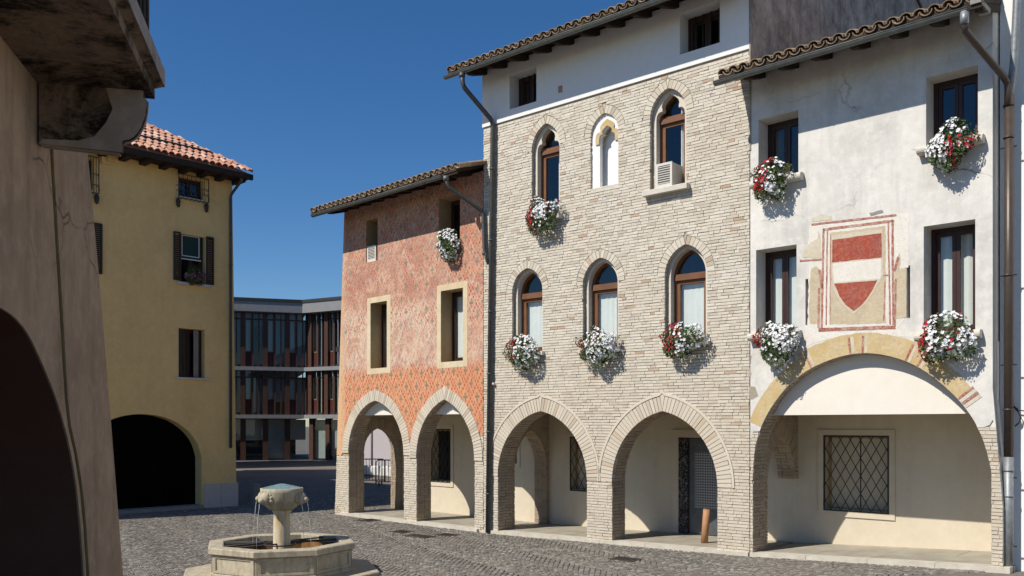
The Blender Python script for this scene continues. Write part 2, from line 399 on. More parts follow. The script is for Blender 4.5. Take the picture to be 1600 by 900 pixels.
# painted diaper pattern of the salmon house, in metres along u and z
def salmon_mat():
    n = N('painted_plaster'); u, z = n.uv()
    wob = n.noise(2.2, 3); u2 = n.math('ADD', u, n.math('MULTIPLY', n.math('SUBTRACT', wob, 0.5), 0.11))
    p = n.math('DIVIDE', u2, 0.40); q = n.math('DIVIDE', z, 0.62)
    a = n.math('ABSOLUTE', n.math('SUBTRACT', n.math('FRACT', n.math('ADD', n.math('ADD', p, q), 40.0)), 0.5))
    b = n.math('ABSOLUTE', n.math('SUBTRACT', n.math('FRACT', n.math('ADD', n.math('SUBTRACT', p, q), 40.0)), 0.5))
    line = n.math('GREATER_THAN', n.math('MAXIMUM', a, b), 0.35)
    # lattice lines broken up into little painted bricks
    cu = n.math('FRACT', n.math('ADD', n.math('DIVIDE', u2, 0.10), 40.0)); cz = n.math('FRACT', n.math('DIVIDE', z, 0.0775))
    iu = n.math('FLOOR', n.math('ADD', n.math('DIVIDE', u2, 0.05), 400.0)); iz = n.math('FLOOR', n.math('DIVIDE', z, 0.0775))
    chk = n.math('LESS_THAN', n.math('MODULO', n.math('ADD', iu, iz), 2.0), 0.5)
    joint = n.math('GREATER_THAN', cz, 0.16)
    wn_ = n.t.nodes.new('ShaderNodeTexWhiteNoise'); wn_.noise_dimensions = '2D'; cx_ = n.t.nodes.new('ShaderNodeCombineXYZ'); n.link(iu, cx_.inputs[0]); n.link(iz, cx_.inputs[1]); n.link(cx_.outputs[0], wn_.inputs['Vector'])
    rnd = n.ramp(wn_.outputs['Value'], (0.0, 0.25), (0.35, 1.0))
    red = n.math('MULTIPLY', n.math('MULTIPLY', n.math('MULTIPLY', line, chk), joint), rnd)
    # crosses in the middle of the lozenges
    m1 = n.math('LESS_THAN', n.math('MAXIMUM', a, b), 0.20)
    da = n.math('ABSOLUTE', n.math('SUBTRACT', n.math('FRACT', n.math('ADD', p, 40.5)), 0.5))
    db = n.math('ABSOLUTE', n.math('SUBTRACT', n.math('FRACT', n.math('ADD', n.math('MULTIPLY', p, 1.0), 40.0)), 0.5))
    mn = n.math('MINIMUM', da, db)
    ea = n.math('ABSOLUTE', n.math('SUBTRACT', n.math('FRACT', n.math('ADD', q, 0.5)), 0.5))
    eb = n.math('ABSOLUTE', n.math('SUBTRACT', n.math('FRACT', q), 0.5))
    en = n.math('MINIMUM', ea, eb)
    arm1 = n.math('MULTIPLY', n.math('LESS_THAN', mn, 0.055), n.math('LESS_THAN', en, 0.2))
    arm2 = n.math('MULTIPLY', n.math('LESS_THAN', en, 0.045), n.math('LESS_THAN', mn, 0.17))
    cross = n.math('MULTIPLY', n.math('MAXIMUM', arm1, arm2), m1)
    # which zones still carry their paint
    big = n.noise(0.75, 5, 0.6); fine = n.noise(9, 6, 0.75); mid = n.noise(2.6, 6, 0.7)
    zz = n.math('ADD', z, n.math('MULTIPLY', n.math('SUBTRACT', mid, 0.5), 0.7))
    keep = n.ramp(n.math('DIVIDE', zz, 10.0), (0.0, 1.0), (0.375, 1.0), (0.40, 0.38), (0.475, 0.42), (0.485, 0.75), (0.525, 0.75), (0.54, 0.55), (0.75, 0.8), (1.0, 0.8))
    right = n.ramp(n.math('DIVIDE', n.math('ADD', u, 1.9), 1.9), (0.35, 0.0), (0.75, 0.45))
    keep = n.math('ADD', keep, n.math('MULTIPLY', right, n.math('GREATER_THAN', zz, 5.0)), clamp=True)
    keep = n.math('MULTIPLY', keep, n.ramp(fine, (0.32, 0.25), (0.52, 1.0)), clamp=True)
    gap = n.noise(1.5, 6, 0.7); lowk = n.math('LESS_THAN', zz, 3.9)
    keep = n.math('MULTIPLY', keep, n.math('MAXIMUM', lowk, n.ramp(gap, (0.38, 0.4), (0.54, 1.5))), clamp=True)
    patch = n.noise(1.1, 7, 0.72, None, 0.6); patch2 = n.noise(1.9, 7, 0.75, None, 0.8)
    bare = n.mix(n.ramp(patch2, (0.46, 0.0), (0.60, 1.0)), (0.66, 0.53, 0.41), (0.48, 0.27, 0.19))
    vivid = n.mix(n.ramp(fine, (0.3, 0.0), (0.7, 1.0)), (0.56, 0.24, 0.12), (0.66, 0.37, 0.22))
    faded = n.mix(n.ramp(patch, (0.42, 0.0), (0.58, 1.0)), (0.37, 0.14, 0.095), (0.56, 0.32, 0.21))
    faded = n.mix(n.ramp(patch2, (0.50, 0.0), (0.62, 0.85)), faded, (0.64, 0.49, 0.38))
    lowz = n.ramp(n.math('DIVIDE', zz, 10.0), (0.37, 1.0), (0.40, 0.0))
    ground = n.mix(lowz, faded, vivid)
    ground = n.mix(n.math('MULTIPLY', n.ramp(n.math('DIVIDE', zz, 10.0), (0.38, 0.0), (0.40, 1.0), (0.53, 1.0), (0.56, 0.25)), 0.8), ground, bare)
    ground = n.mix(n.math('MULTIPLY', right, n.ramp(mid, (0.4, 0.2), (0.6, 0.95))), ground, (0.52, 0.20, 0.10))
    redc = n.mix(n.ramp(mid, (0.3, 0.0), (0.7, 1.0)), (0.34, 0.06, 0.03), (0.47, 0.11, 0.05))
    col = n.mix(n.math('MULTIPLY', red, n.math('MULTIPLY', keep, 0.9)), ground, redc)
    col = n.mix(n.math('MULTIPLY', cross, n.math('MULTIPLY', keep, 0.75)), col, (0.14, 0.14, 0.09))
    up_ = n.math('SUBTRACT', 1.0, n.math('MULTIPLY', lowz, 0.65))
    brk = n.noise(1.0, 3, 0.6, n.stretch(14, 14, 9))
    col = n.mix(n.ramp(brk, (0.55, 0.0), (0.62, 0.5)), col, (0.36, 0.12, 0.08))
    spots = n.noise(20, 5, 0.75)
    col = n.mix(n.math('MULTIPLY', up_, n.ramp(spots, (0.52, 0.0), (0.66, 0.62))), col, (0.62, 0.52, 0.43))
    col = n.mix(n.math('MULTIPLY', up_, n.ramp(n.noise(11, 6, 0.8), (0.52, 0.0), (0.66, 0.5))), col, (0.24, 0.17, 0.15))
    col = n.mix(n.math('MULTIPLY', up_, n.ramp(n.noise(1.7, 5, 0.7), (0.52, 0.0), (0.66, 0.45))), col, (0.30, 0.22, 0.20))
    edge = n.ramp(n.math('ADD', n.math('DIVIDE', n.math('ADD', u, 5.9), 1.0), n.math('MULTIPLY', mid, 0.4)), (0.45, 0.65), (0.75, 0.0))
    col = n.mix(edge, col, (0.64, 0.46, 0.28))
    n.bump(n.math('ADD', n.math('MULTIPLY', n.noise(60, 4), 0.4), mid), 0.22, 0.02)
    M['painted_plaster'] = n.done(col, 0.92, 0.12)
salmon_mat()

def fresco(name, c1, c2, under, wear):
    n = N(name); a = n.noise(22, 8, 0.8); b = n.noise(3.2, 6, 0.7); c = n.noise(6.5, 8, 0.8)
    col = n.mix(n.ramp(b, (0.38, 0.0), (0.60, 1.0)), c1, c2)
    col = n.mix(n.ramp(c, (0.50, 0.0), (0.62, wear * 0.75)), col, under)
    col = n.mix(n.ramp(a, (0.47, 0.0), (0.62, wear)), col, under)
    col = n.mix(n.ramp(n.noise(38, 5, 0.8), (0.54, 0.0), (0.66, 0.35)), col, (0.20, 0.15, 0.11))
    n.bump(n.math('ADD', c, n.noise(40, 5, 0.7)), 0.35, 0.008)
    M[name] = n.done(col, 0.92, 0.12)
fresco('fresco_red', (0.37, 0.065, 0.035), (0.28, 0.07, 0.055), (0.42, 0.20, 0.15), 0.6)
fresco('fresco_rust', (0.30, 0.085, 0.06), (0.36, 0.15, 0.115), (0.58, 0.46, 0.38), 0.7)
fresco('fresco_cream', (0.64, 0.59, 0.48), (0.57, 0.50, 0.38), (0.44, 0.37, 0.27), 0.4)
fresco('fresco_tan', (0.54, 0.45, 0.30), (0.46, 0.38, 0.26), (0.60, 0.54, 0.43), 0.6)
fresco('fresco_ochre', (0.54, 0.39, 0.17), (0.60, 0.49, 0.29), (0.46, 0.36, 0.24), 0.8)
fresco('fresco_white', (0.74, 0.715, 0.66), (0.69, 0.66, 0.60), (0.58, 0.53, 0.45), 0.4)
fresco('frame_cream', (0.66, 0.58, 0.41), (0.60, 0.50, 0.33), (0.52, 0.38, 0.25), 0.4)

# porphyry setts
n = N('sett'); t = n.attr()
col = n.ramp(t, (0.0, (0.115, 0.106, 0.094)), (0.3, (0.185, 0.172, 0.152)), (0.55, (0.15, 0.14, 0.126)), (0.8, (0.24, 0.225, 0.20)), (1.0, (0.33, 0.31, 0.27)))
col = n.mix(n.ramp(n.noise(0.5, 5, 0.6), (0.35, 0.0), (0.7, 0.4)), col, (0.22, 0.195, 0.155))
n.bump(n.noise(90, 4), 0.3, 0.005); M['sett'] = n.done(col, 0.75, 0.3)
n = N('paving')
vo = n.t.nodes.new('ShaderNodeTexVoronoi'); vo.inputs['Scale'].default_value = 9.0; n.link(n.tc.outputs['Object'], vo.inputs['Vector'])
col = n.mix(n.ramp(vo.outputs['Distance'], (0.25, 0.0), (0.6, 0.7)), (0.185, 0.16, 0.14), (0.10, 0.09, 0.082))
col = n.mix(n.ramp(n.noise(0.4, 5, 0.6), (0.35, 0.0), (0.7, 0.4)), col, (0.24, 0.21, 0.18))
n.bump(vo.outputs['Distance'], 0.3, 0.02); M['paving'] = n.done(col, 0.85, 0.25)
# dark marble with white veins
n = N('dark_marble'); a = n.noise(7, 6, 0.6, None, 1.6)
col = n.ramp(a, (0.46, (0.018, 0.016, 0.02)), (0.495, (0.30, 0.29, 0.30)), (0.51, (0.03, 0.026, 0.03)), (1.0, (0.02, 0.018, 0.02)))
M['dark_marble'] = n.done(col, 0.25, 0.5)
# perforated sheet: rows of small round holes
n = N('perforated_sheet'); u, z = n.uv()
fu = n.math('SUBTRACT', n.math('FRACT', n.math('MULTIPLY', u, 18.0)), 0.5); fz = n.math('SUBTRACT', n.math('FRACT', n.math('MULTIPLY', z, 18.0)), 0.5)
hole = n.math('LESS_THAN', n.math('ADD', n.math('MULTIPLY', fu, fu), n.math('MULTIPLY', fz, fz)), 0.105)
M['perforated_sheet'] = n.done(n.mix(hole, (0.34, 0.35, 0.36), (0.05, 0.05, 0.055)), 0.5, 0.4, 0.2)
# left wall with green streak, fountain stone with rust
n = N('fountain_stone'); zc = n.xyz()[2]
c0 = n.mix(n.ramp(n.noise(7, 6, 0.7), (0.35, 0.0), (0.7, 1.0)), (0.50, 0.445, 0.335), (0.36, 0.31, 0.225))
st = n.noise(2.0, 5, 0.65, n.stretch(6, 6, 1.2))
c0 = n.mix(n.ramp(st, (0.46, 0.0), (0.66, 0.75)), c0, (0.27, 0.235, 0.17))
c0 = n.mix(n.ramp(n.noise(20, 7, 0.8), (0.52, 0.0), (0.68, 0.5)), c0, (0.22, 0.20, 0.15))
n.bump(n.noise(60, 5, 0.7), 0.3, 0.006); M['fountain_stone'] = n.done(c0, 0.8, 0.25)
n = N('wet_stone')
c0 = n.mix(n.ramp(n.noise(5, 6, 0.7), (0.4, 0.0), (0.6, 1.0)), (0.30, 0.15, 0.05), (0.16, 0.085, 0.035))
n.bump(n.noise(50, 5, 0.7), 0.3, 0.006); M['wet_stone'] = n.done(c0, 0.35, 0.4)
n = N('stained_column')
st = n.noise(2.2, 5, 0.65, n.stretch(5, 5, 1.0))
c0 = n.mix(n.ramp(st, (0.47, 0.0), (0.66, 0.85)), (0.58, 0.51, 0.37), (0.46, 0.27, 0.10))
n.bump(n.noise(60, 5, 0.7), 0.25, 0.006); M['stained_column'] = n.done(c0, 0.7, 0.25)
simple('moss_streak', (0.13, 0.11, 0.03), (0.09, 0.08, 0.025), 9, 0.95, 0.3, 60)
# ------------------------------------------------------------------ brickwork and arches
def spans(outline, z):
    xs = []
    m = len(outline)
    for k in range(m):
        (u0, z0), (u1, z1) = outline[k], outline[(k + 1) % m]
        if (z0 <= z < z1) or (z1 <= z < z0):
            xs.append(u0 + (u1 - u0) * (z - z0) / (z1 - z0))
    return (min(xs), max(xs)) if len(xs) >= 2 else None

def lay(f, z0, z1, uL, uR, outs=(), pitch=0.058, joint=0.010, c1=0.002, c0=-0.05, lens=(0.10, 0.235), jit=0.006, region=None):
    """courses of bricks in the plane f between z0 and z1, leaving out the outlines; returns corner lists"""
    res = []
    z = z0
    while z < z1 - 0.02:
        h = pitch * random.uniform(0.94, 1.06)
        za, zb = z, min(z + h - joint, z1)
        ex = []
        for o in outs:
            a, b = spans(o, za), spans(o, zb)
            if a is None and b is None: continue
            ex.append((a or b, b or a))
        ex.sort(key=lambda e: e[0][0])
        L = uL(z) if callable(uL) else uL; R = uR(z) if callable(uR) else uR
        cuts = [(L, L)]; iv = []
        for (a, b) in ex:
            iv.append((cuts[-1], (a[0], b[0]))); cuts.append((a[1], b[1]))
        iv.append((cuts[-1], (R, R)))
        for (l0, l1), (r0, r1) in iv:
            lo, hi = min(l0, l1), max(r0, r1)
            if hi - lo < 0.02: continue
            u = lo; first = True
            u = lo - random.uniform(0, 0.14)
            while u < hi:
                ln = random.uniform(0.185, 0.235) if random.random() < 0.6 else random.uniform(0.09, 0.12)
                a0, a1 = u, u + ln
                u = a1 + joint * 0.55
                b0l, b0r = max(a0, l0), min(a1, r0); b1l, b1r = max(a0, l1), min(a1, r1)
                if b0r - b0l < 0.012 and b1r - b1l < 0.012: continue
                b0r = max(b0r, b0l + 0.004); b1r = max(b1r, b1l + 0.004)
                if region and not region((b0l + b0r) / 2, (za + zb) / 2): continue
                j = random.uniform(-jit, jit); e = lambda: random.uniform(-0.0028, 0.0028)
                q = [(b0l + e(), za + e()), (b0r + e(), za + e()), (b1r + e(), zb + e()), (b1l + e(), zb + e())]
                res.append([f(a, b, c1 + j + e()) for a, b in q] + [f(a, b, c0) for a, b in q])
        z += h
    return res

def area_px(c):
    p = [proj(v) for v in c[:4]]
    return abs(sum(p[k][0] * p[(k + 1) % 4][1] - p[(k + 1) % 4][0] * p[k][1] for k in range(4))) / 2
def in_view(c, m=0):
    x, y = proj(c[0]); return -m < x < 1600 + m and -m < y < 900 + m
def emit(parent, blocks, mat, name='brick', rest='brickwork', limit=300, tints=None):
    """the largest pieces as parts of their own, what is left as one joined part"""
    bl = [(c, (random.random() if tints is None else tints(c))) for c in blocks]
    bl.sort(key=lambda e: -(area_px(e[0]) if in_view(e[0]) else 0))
    for c, t in bl[:limit]:
        mb = MB(); mb.hexa(c, t, back=False); mb.build(name, mat, parent, fix=False)
    if len(bl) > limit:
        mb = MB()
        for c, t in bl[limit:]: mb.hexa(c, t, back=False)
        mb.build(rest, mat, parent, 'stuff', fix=False)

class Arc:
    """an arch: lists of (point, outward normal) from the left springing over the crown"""
    def __init__(s, halves, zb, jl, jr):
        s.h = halves; s.zb = zb; s.jl = jl; s.jr = jr
        s.pts = [p for hh in halves for p, _ in hh]
    def path(s):   # closed outline of the opening incl. jambs
        return [(s.jl, s.zb)] + s.pts + [(s.jr, s.zb)]
    def outer(s, T):
        o = []
        for k, hh in enumerate(s.h):
            o += [(p[0] + n[0] * T, p[1] + n[1] * T) for p, n in hh]
            if len(s.h) == 2 and k == 0:
                p, n = hh[-1]; mid = p[0]
                o.append((mid, p[1] + T * (n[1] + abs(n[0]) * 0.9)))
        return o
    def outline(s, T):
        return [(s.jl, s.zb), (s.jl, s.pts[0][1])] + s.outer(T) + [(s.jr, s.pts[-1][1]), (s.jr, s.zb)]
    def grow(s, e):
        o = []
        for hh in s.h: o += [(p[0] + n[0] * e, p[1] + n[1] * e) for p, n in hh]
        return [(s.jl - e, s.zb)] + o + [(s.jr + e, s.zb)]
def pointed(uL, uR, zs, za, zb, n=20):
    a = (uR - uL) / 2; r = za - zs; c = (r * r - a * a) / (2 * a); R = a + c; mid = (uL + uR) / 2
    t1 = math.acos(max(-1, min(1, -c / R))); left = []; right = []
    for k in range(n + 1):
        t = pi + (t1 - pi) * k / n
        left.append(((uL + R + R * cos(t), zs + R * sin(t)), (cos(t), sin(t))))
    for (p, m) in reversed(left): right.append(((2 * mid - p[0], p[1]), (-m[0], m[1])))
    return Arc([left, right], zb, uL, uR)
def polyarc(pts, zb, jl, jr):
    # smooth the traced outline, then take its normals
    P = np.array(pts, float)
    d = np.r_[0, np.cumsum(np.linalg.norm(np.diff(P, axis=0), axis=1))]
    t = np.linspace(0, d[-1], 90); Q = np.c_[np.interp(t, d, P[:, 0]), np.interp(t, d, P[:, 1])]
    for _ in range(14):
        Q[1:-1] = 0.25 * Q[:-2] + 0.5 * Q[1:-1] + 0.25 * Q[2:]
    g = np.gradient(Q, axis=0); g /= np.linalg.norm(g, axis=1)[:, None]
    nn = np.c_[-g[:, 1], g[:, 0]]
    return Arc([[(tuple(q), tuple(m)) for q, m in zip(Q, nn)]], zb, jl, jr)
def resample(hh, pitch):
    P = np.array([p for p, _ in hh]); Nn = np.array([m for _, m in hh])
    d = np.r_[0, np.cumsum(np.linalg.norm(np.diff(P, axis=0), axis=1))]
    k = max(2, int(round(d[-1] / pitch))); t = np.linspace(0, d[-1], k + 1)
    out = []
    for x in t:
        p = (np.interp(x, d, P[:, 0]), np.interp(x, d, P[:, 1])); m = np.array([np.interp(x, d, Nn[:, 0]), np.interp(x, d, Nn[:, 1])]); m /= np.linalg.norm(m)
        out.append((np.array(p), m))
    return out
def ring(f, arc, T, c1=0.006, c0=-0.10, pitch=0.07, joint=0.010, jit=0.004):
    """voussoirs standing round the arch"""
    res = []
    for hh in arc.h:
        rs = resample(hh, pitch)
        for (p, m), (q, k) in zip(rs[:-1], rs[1:]):
            e = (q - p); e = e / np.linalg.norm(e) * joint / 2
            tt = T * random.uniform(0.97, 1.02)
            a, b, c, d = p + e, q - e, q - e + k * tt, p + e + m * tt
            j = random.uniform(-jit, jit)
            res.append([f(*v, c1 + j) for v in (a, b, c, d)] + [f(*v, c0) for v in (a, b, c, d)])
    if len(arc.h) == 2:
        p, m = arc.h[0][-1]
        if abs(m[0]) > 0.03:
            a = (p[0], p[1] + 0.01); b = (p[0] - m[0] * T * -1 * -1, p[1] + m[1] * T); l = (p[0] + m[0] * T + 0.008, p[1] + m[1] * T); r = (p[0] - m[0] * T - 0.008, p[1] + m[1] * T); top = (p[0], p[1] + T * (m[1] + abs(m[0]) * 0.8))
            res.append([f(*v, c1) for v in (a, r, top, l)] + [f(*v, c0) for v in (a, r, top, l)])
    return res
def soffit(f, arc, c1, c0, jambs=True, pitch=0.066, joint=0.010, side=None):
    """bricks lining jambs and underside, from c1 (front) back to c0"""
    res = []
    paths = []
    if jambs:
        zs = arc.pts[0][1]
        if zs - arc.zb > 0.05: paths.append([((arc.jl, arc.zb), (-1, 0)), ((arc.jl, zs), (-1, 0))])
    paths += arc.h
    if jambs:
        zs = arc.pts[-1][1]
        if zs - arc.zb > 0.05: paths.append([((arc.jr, zs), (1, 0)), ((arc.jr, arc.zb), (1, 0))])
    for hh in paths:
        rs = resample(hh, pitch)
        for i, ((p, m), (q, k)) in enumerate(zip(rs[:-1], rs[1:])):
            e = (q - p); e = e / np.linalg.norm(e) * joint / 2
            a, b = p + e, q - e
            x = c1; 
            while x > c0 + 0.02:
                y = max(c0, x - random.choice((0.12, 0.25, 0.25)))
                g = -0.004 + random.uniform(-0.005, 0.005)
                A = [(a + m * g, x), (b + k * g, x), (b + k * g, y + joint), (a + m * g, y + joint)]
                Bk = [(a + m * 0.03, x), (b + k * 0.03, x), (b + k * 0.03, y + joint), (a + m * 0.03, y + joint)]
                res.append([f(v[0], v[1], c) for v, c in A] + [f(v[0], v[1], c) for v, c in Bk])
                x = y
    return res

# ------------------------------------------------------------------ windows
def wframe(f, loops, c0, c1, mat, parent, name='window'):
    mb = MB(); mb.prism(loops, c0, c1, f)
    return mb.build(name, M[mat], parent)
def rect(u0, u1, z0, z1): return [(u0, z0), (u1, z0), (u1, z1), (u0, z1)]
def folds(f, u0, u1, z0, z1, c, amp=0.025, per=0.16, nn=26):
    mb = MB(); us = np.linspace(u0, u1, nn); ph = random.random() * 6
    k = [c + amp * sin(2 * pi * (u - u0) / per + ph) * (0.6 + 0.4 * sin(3.1 * u + ph)) for u in us]
    for i in range(nn - 1):
        mb.quad([f(us[i], z0, k[i]), f(us[i + 1], z0, k[i + 1]), f(us[i + 1], z1, k[i + 1]), f(us[i], z1, k[i])], smooth=True)
    return mb
def rect_window(house, pl, u0, u1, z0, z1, w, frame='dark_frame', leaves=2, bar=0.07, curtain=True, gl='glass'):
    f = pl.f(); fr = wframe(f, [rect(u0, u1, z0, z1), rect(u0 + bar, u1 - bar, z0 + bar, z1 - bar)], w - 0.06, w, frame, house)
    fr_in = (u0 + bar + 0.004, u1 - bar - 0.004); s = (fr_in[1] - fr_in[0]) / leaves
    for k in range(leaves):
        a, b = fr_in[0] + k * s + 0.003, fr_in[0] + (k + 1) * s - 0.003
        lo, hi = z0 + bar + 0.004, z1 - bar - 0.004
        t = 0.055
        sa = wframe(f, [rect(a, b, lo, hi), rect(a + t, b - t, lo + t, hi - t)], w - 0.045, w - 0.008 + 0.012, frame, fr, 'sash')
        mb = MB(); mb.box(f, a + t - 0.005, b - t + 0.005, lo + t - 0.005, hi - t + 0.005, w - 0.03, w - 0.022); mb.build('pane', M[gl], fr)
    if curtain:
        folds(f, u0 + bar, u1 - bar, z0 + bar, z1 - bar, w - 0.085, 0.014).build('curtain', M['curtain'], fr, fix=False)
    return fr

def sill(house, pl, u0, u1, z, w1=0.12, w0=-0.35, h=0.06, mat='pale_stone', rounded=False):
    f = pl.f(); mb = MB()
    if rounded:
        prof = [(w0, z - h / 2), (w0, z + h / 2)] + [(w1 - h / 2 + h / 2 * sin(t), z + h / 2 * cos(t)) for t in np.linspace(0, pi, 8)]
    else:
        prof = [(w0, z - h / 2), (w0, z + h / 2), (w1 - 0.01, z + h / 2), (w1, z + h / 2 - 0.01), (w1, z - h / 2)]
    mb.prism([prof], u0, u1, lambda a, b, c: pl.P(c, b, a))
    return mb.build('window_sill', M[mat], house)

# ------------------------------------------------------------------ roofs
def tile_mesh(length=0.42, r0=0.095, r1=0.075, seg=6, th=0.014):
    mb = MB()
    for k in range(seg):
        a0, a1 = pi * k / seg, pi * (k + 1) / seg
        def P(x, r, a): return (x, r * cos(a), r * sin(a) * 0.85)
        mb.quad([P(0, r0, a0), P(0, r0, a1), P(length, r1, a1), P(length, r1, a0)], smooth=True)
        mb.quad([P(0, r0 - th, a0), P(length, r1 - th, a0), P(length, r1 - th, a1), P(0, r0 - th, a1)], smooth=True)
        mb.quad([P(0, r0, a0), P(0, r0 - th, a0), P(0, r0 - th, a1), P(0, r0, a1)])
    return mb
TILE_ME = []
def tile_variants():
    for k in range(6):
        mb = tile_mesh(); mb.t = [k / 5] * len(mb.v); o = mb.build('tile', M['old_tile'], None, fix=False)
        mb2 = tile_mesh(); mb2.t = [k / 5] * len(mb2.v); o2 = mb2.build('tile', M['orange_tile'], None, fix=False)
        TILE_ME.append((o.data, o2.data)); bpy.data.objects.remove(o); bpy.data.objects.remove(o2)
tile_variants()
def put_tile(parent, base, up, across, kind=0, flip=False, dz=0.0, jit=0.012, yaw=0.04):
    up = Vector(up).normalized(); ac = Vector(across).normalized(); nn = up.cross(ac)
    if nn.z < 0: nn = -nn
    if flip: nn = -nn
    R = Matrix((up, ac, nn)).transposed()
    R = R @ Matrix.Rotation(random.uniform(-yaw, yaw), 3, 'Z') @ Matrix.Rotation(random.uniform(-0.025, 0.025), 3, 'Y')
    o = bpy.data.objects.new('roof_tile', random.choice(TILE_ME)[kind]); COL.objects.link(o)
    o.parent = parent
    loc = Vector(base) - gloc(parent) + up * random.uniform(-jit, jit) * 1.6 + (nn if not flip else -nn) * dz
    o.matrix_local = Matrix.Translation(loc) @ R.to_4x4()
    return o
def eave(house, pl, u0, u1, ze, over=0.80, pitch=0.34, ridge=3.4, rows=3, rafters=0.62, rd=(0.10, 0.15), gut=True, gr=0.062, ru0=None, gu=None):
    """sloping roof with boards, rafter tails, gutter and curved tiles; ze = gutter height"""
    cr = lambda a, b, c: pl.P(c, b, a)
    zt = ze + 0.05
    mb = MB(); mb.prism([[(over - 0.05, zt - 0.07), (over - 0.03, zt - 0.07), (over - 0.03, zt + 0.07), (-ridge, zt + 0.05 + (over - 0.05 + ridge) * pitch), (-2 * ridge - over, zt + 0.05), (-2 * ridge - over, zt), (-ridge, zt + (over - 0.05 + ridge) * pitch), (over - 0.08, zt)]], u0 + 0.06, u1, cr)
    roof = mb.build('roof', M['old_wood'], house)
    u = u0 + 0.2 if ru0 is None else ru0
    while u < u1:
        mb = MB(); k = random.uniform(-0.03, 0.03); o2 = over - 0.16 + k; r = rd[0] / 2
        zz = lambda w: zt - 0.003 + (over - 0.05 - w) * pitch
        prof = [(-0.3, zz(-0.3)), (-0.3, zz(-0.3) - rd[1]), (o2 - 0.20, zz(o2 - 0.2) - rd[1]), (o2 - 0.05, zz(o2) - rd[1] * 0.7), (o2, zz(o2) - rd[1] * 0.35), (o2, zz(o2))]
        mb.prism([prof], u - r, u + r, cr); mb.build('rafter', M['old_wood'], house)
        u += rafters + random.uniform(-0.03, 0.03)
    up = Vector(pl.P(0, pitch, -1)) - Vector(pl.P(0, 0, 0))
    ac = Vector(pl.P(1, 0, 0)) - Vector(pl.P(0, 0, 0))
    for r in range(rows):
        u = u0 + 0.14
        while u < u1 - 0.02:
            w = over - 0.01 - r * 0.36
            z = zt + 0.06 + (over - 0.05 - w) * pitch
            j = random.uniform(-0.012, 0.012)
            put_tile(house, pl.P(u + j, z + 0.035, w), up, ac, 0, False, 0.0)
            put_tile(house, pl.P(u + 0.105 + j, z + 0.055, w + 0.02), up, ac, 0, True, 0.0)
            u += 0.205
    # upper part of the covering, seen by nobody from the square
    mb = MB(); w0 = over - 0.01 - rows * 0.36 + 0.1
    mb.quad([pl.P(u0 + 0.06, zt + 0.1 + (over - 0.05 - w0) * pitch, w0), pl.P(u1, zt + 0.1 + (over - 0.05 - w0) * pitch, w0), pl.P(u1, zt + 0.1 + (over - 0.05 + ridge) * pitch, -ridge), pl.P(u0 + 0.06, zt + 0.1 + (over - 0.05 + ridge) * pitch, -ridge)])
    mb.quad([pl.P(u0 + 0.06, zt + 0.07, -2 * ridge - over), pl.P(u1, zt + 0.07, -2 * ridge - over), pl.P(u1, zt + 0.1 + (over - 0.05 + ridge) * pitch, -ridge), pl.P(u0 + 0.06, zt + 0.1 + (over - 0.05 + ridge) * pitch, -ridge)])
    mb.build('roof_covering', M['old_tile'], house)
    if gut:
        g0, g1 = gu if gu else (u0, u1)
        gutter(house, pl, g0, g1, ze, over, gr)
    return roof
def gutter(house, pl, u0, u1, ze, over, r, mat='zinc'):
    mb = MB(); cr = lambda a, b, c: pl.P(c, b, a); n = 9
    th = 0.006
    out = [(over + r * cos(t), ze + r * sin(t)) for t in np.linspace(pi, 2 * pi, n)]
    inn = [(over + (r - th) * cos(t), ze + (r - th) * sin(t)) for t in np.linspace(2 * pi, pi, n)]
    mb.prism([out + inn], u0, u1, cr)
    for uu in (u0, u1 - 0.006): mb.prism([out], uu, uu + 0.006, cr)
    g = mb.build('gutter', M[mat], house)
    mb = MB(); mb.tube([pl.P(u0, ze, over + r), pl.P(u1, ze, over + r)], 0.009, 6); mb.build('bead', M[mat], g)
    u = u0 + 0.5
    while u < u1:
        mb = MB()
        o2 = [(over + (r + 0.004) * cos(t), ze + (r + 0.004) * sin(t)) for t in np.linspace(pi, 2 * pi, n)]; i2 = [(over + r * cos(t), ze + r * sin(t)) for t in np.linspace(2 * pi, pi, n)]
        mb.prism([o2 + i2], u - 0.014, u + 0.014, cr); mb.build('gutter_bracket', M[mat], g); u += 1.05
def pipe(house, path, r, mat, name='downpipe', seg=12):
    # round the bends a little
    P = [Vector(p) for p in path]; out = [P[0]]
    for k in range(1, len(P) - 1):
        a = (P[k - 1] - P[k]); b = (P[k + 1] - P[k]); e = min(0.10, a.length * 0.4, b.length * 0.4)
        A = P[k] + a.normalized() * e; Bq = P[k] + b.normalized() * e
        for t in (0, 0.33, 0.67, 1): out.append(A * (1 - t) ** 2 + P[k] * 2 * t * (1 - t) + Bq * t * t)
    out.append(P[-1]); mb = MB(); mb.tube(out, r, seg); return mb.build(name, M[mat], house)
def collar(house, p, r, mat, h=0.03, axis=(0, 0, 1)):
    a = Vector(axis).normalized() * h / 2; p = Vector(p); mb = MB(); mb.tube([p - a, p + a], r, 12); return mb.build('pipe_collar', M[mat], house)

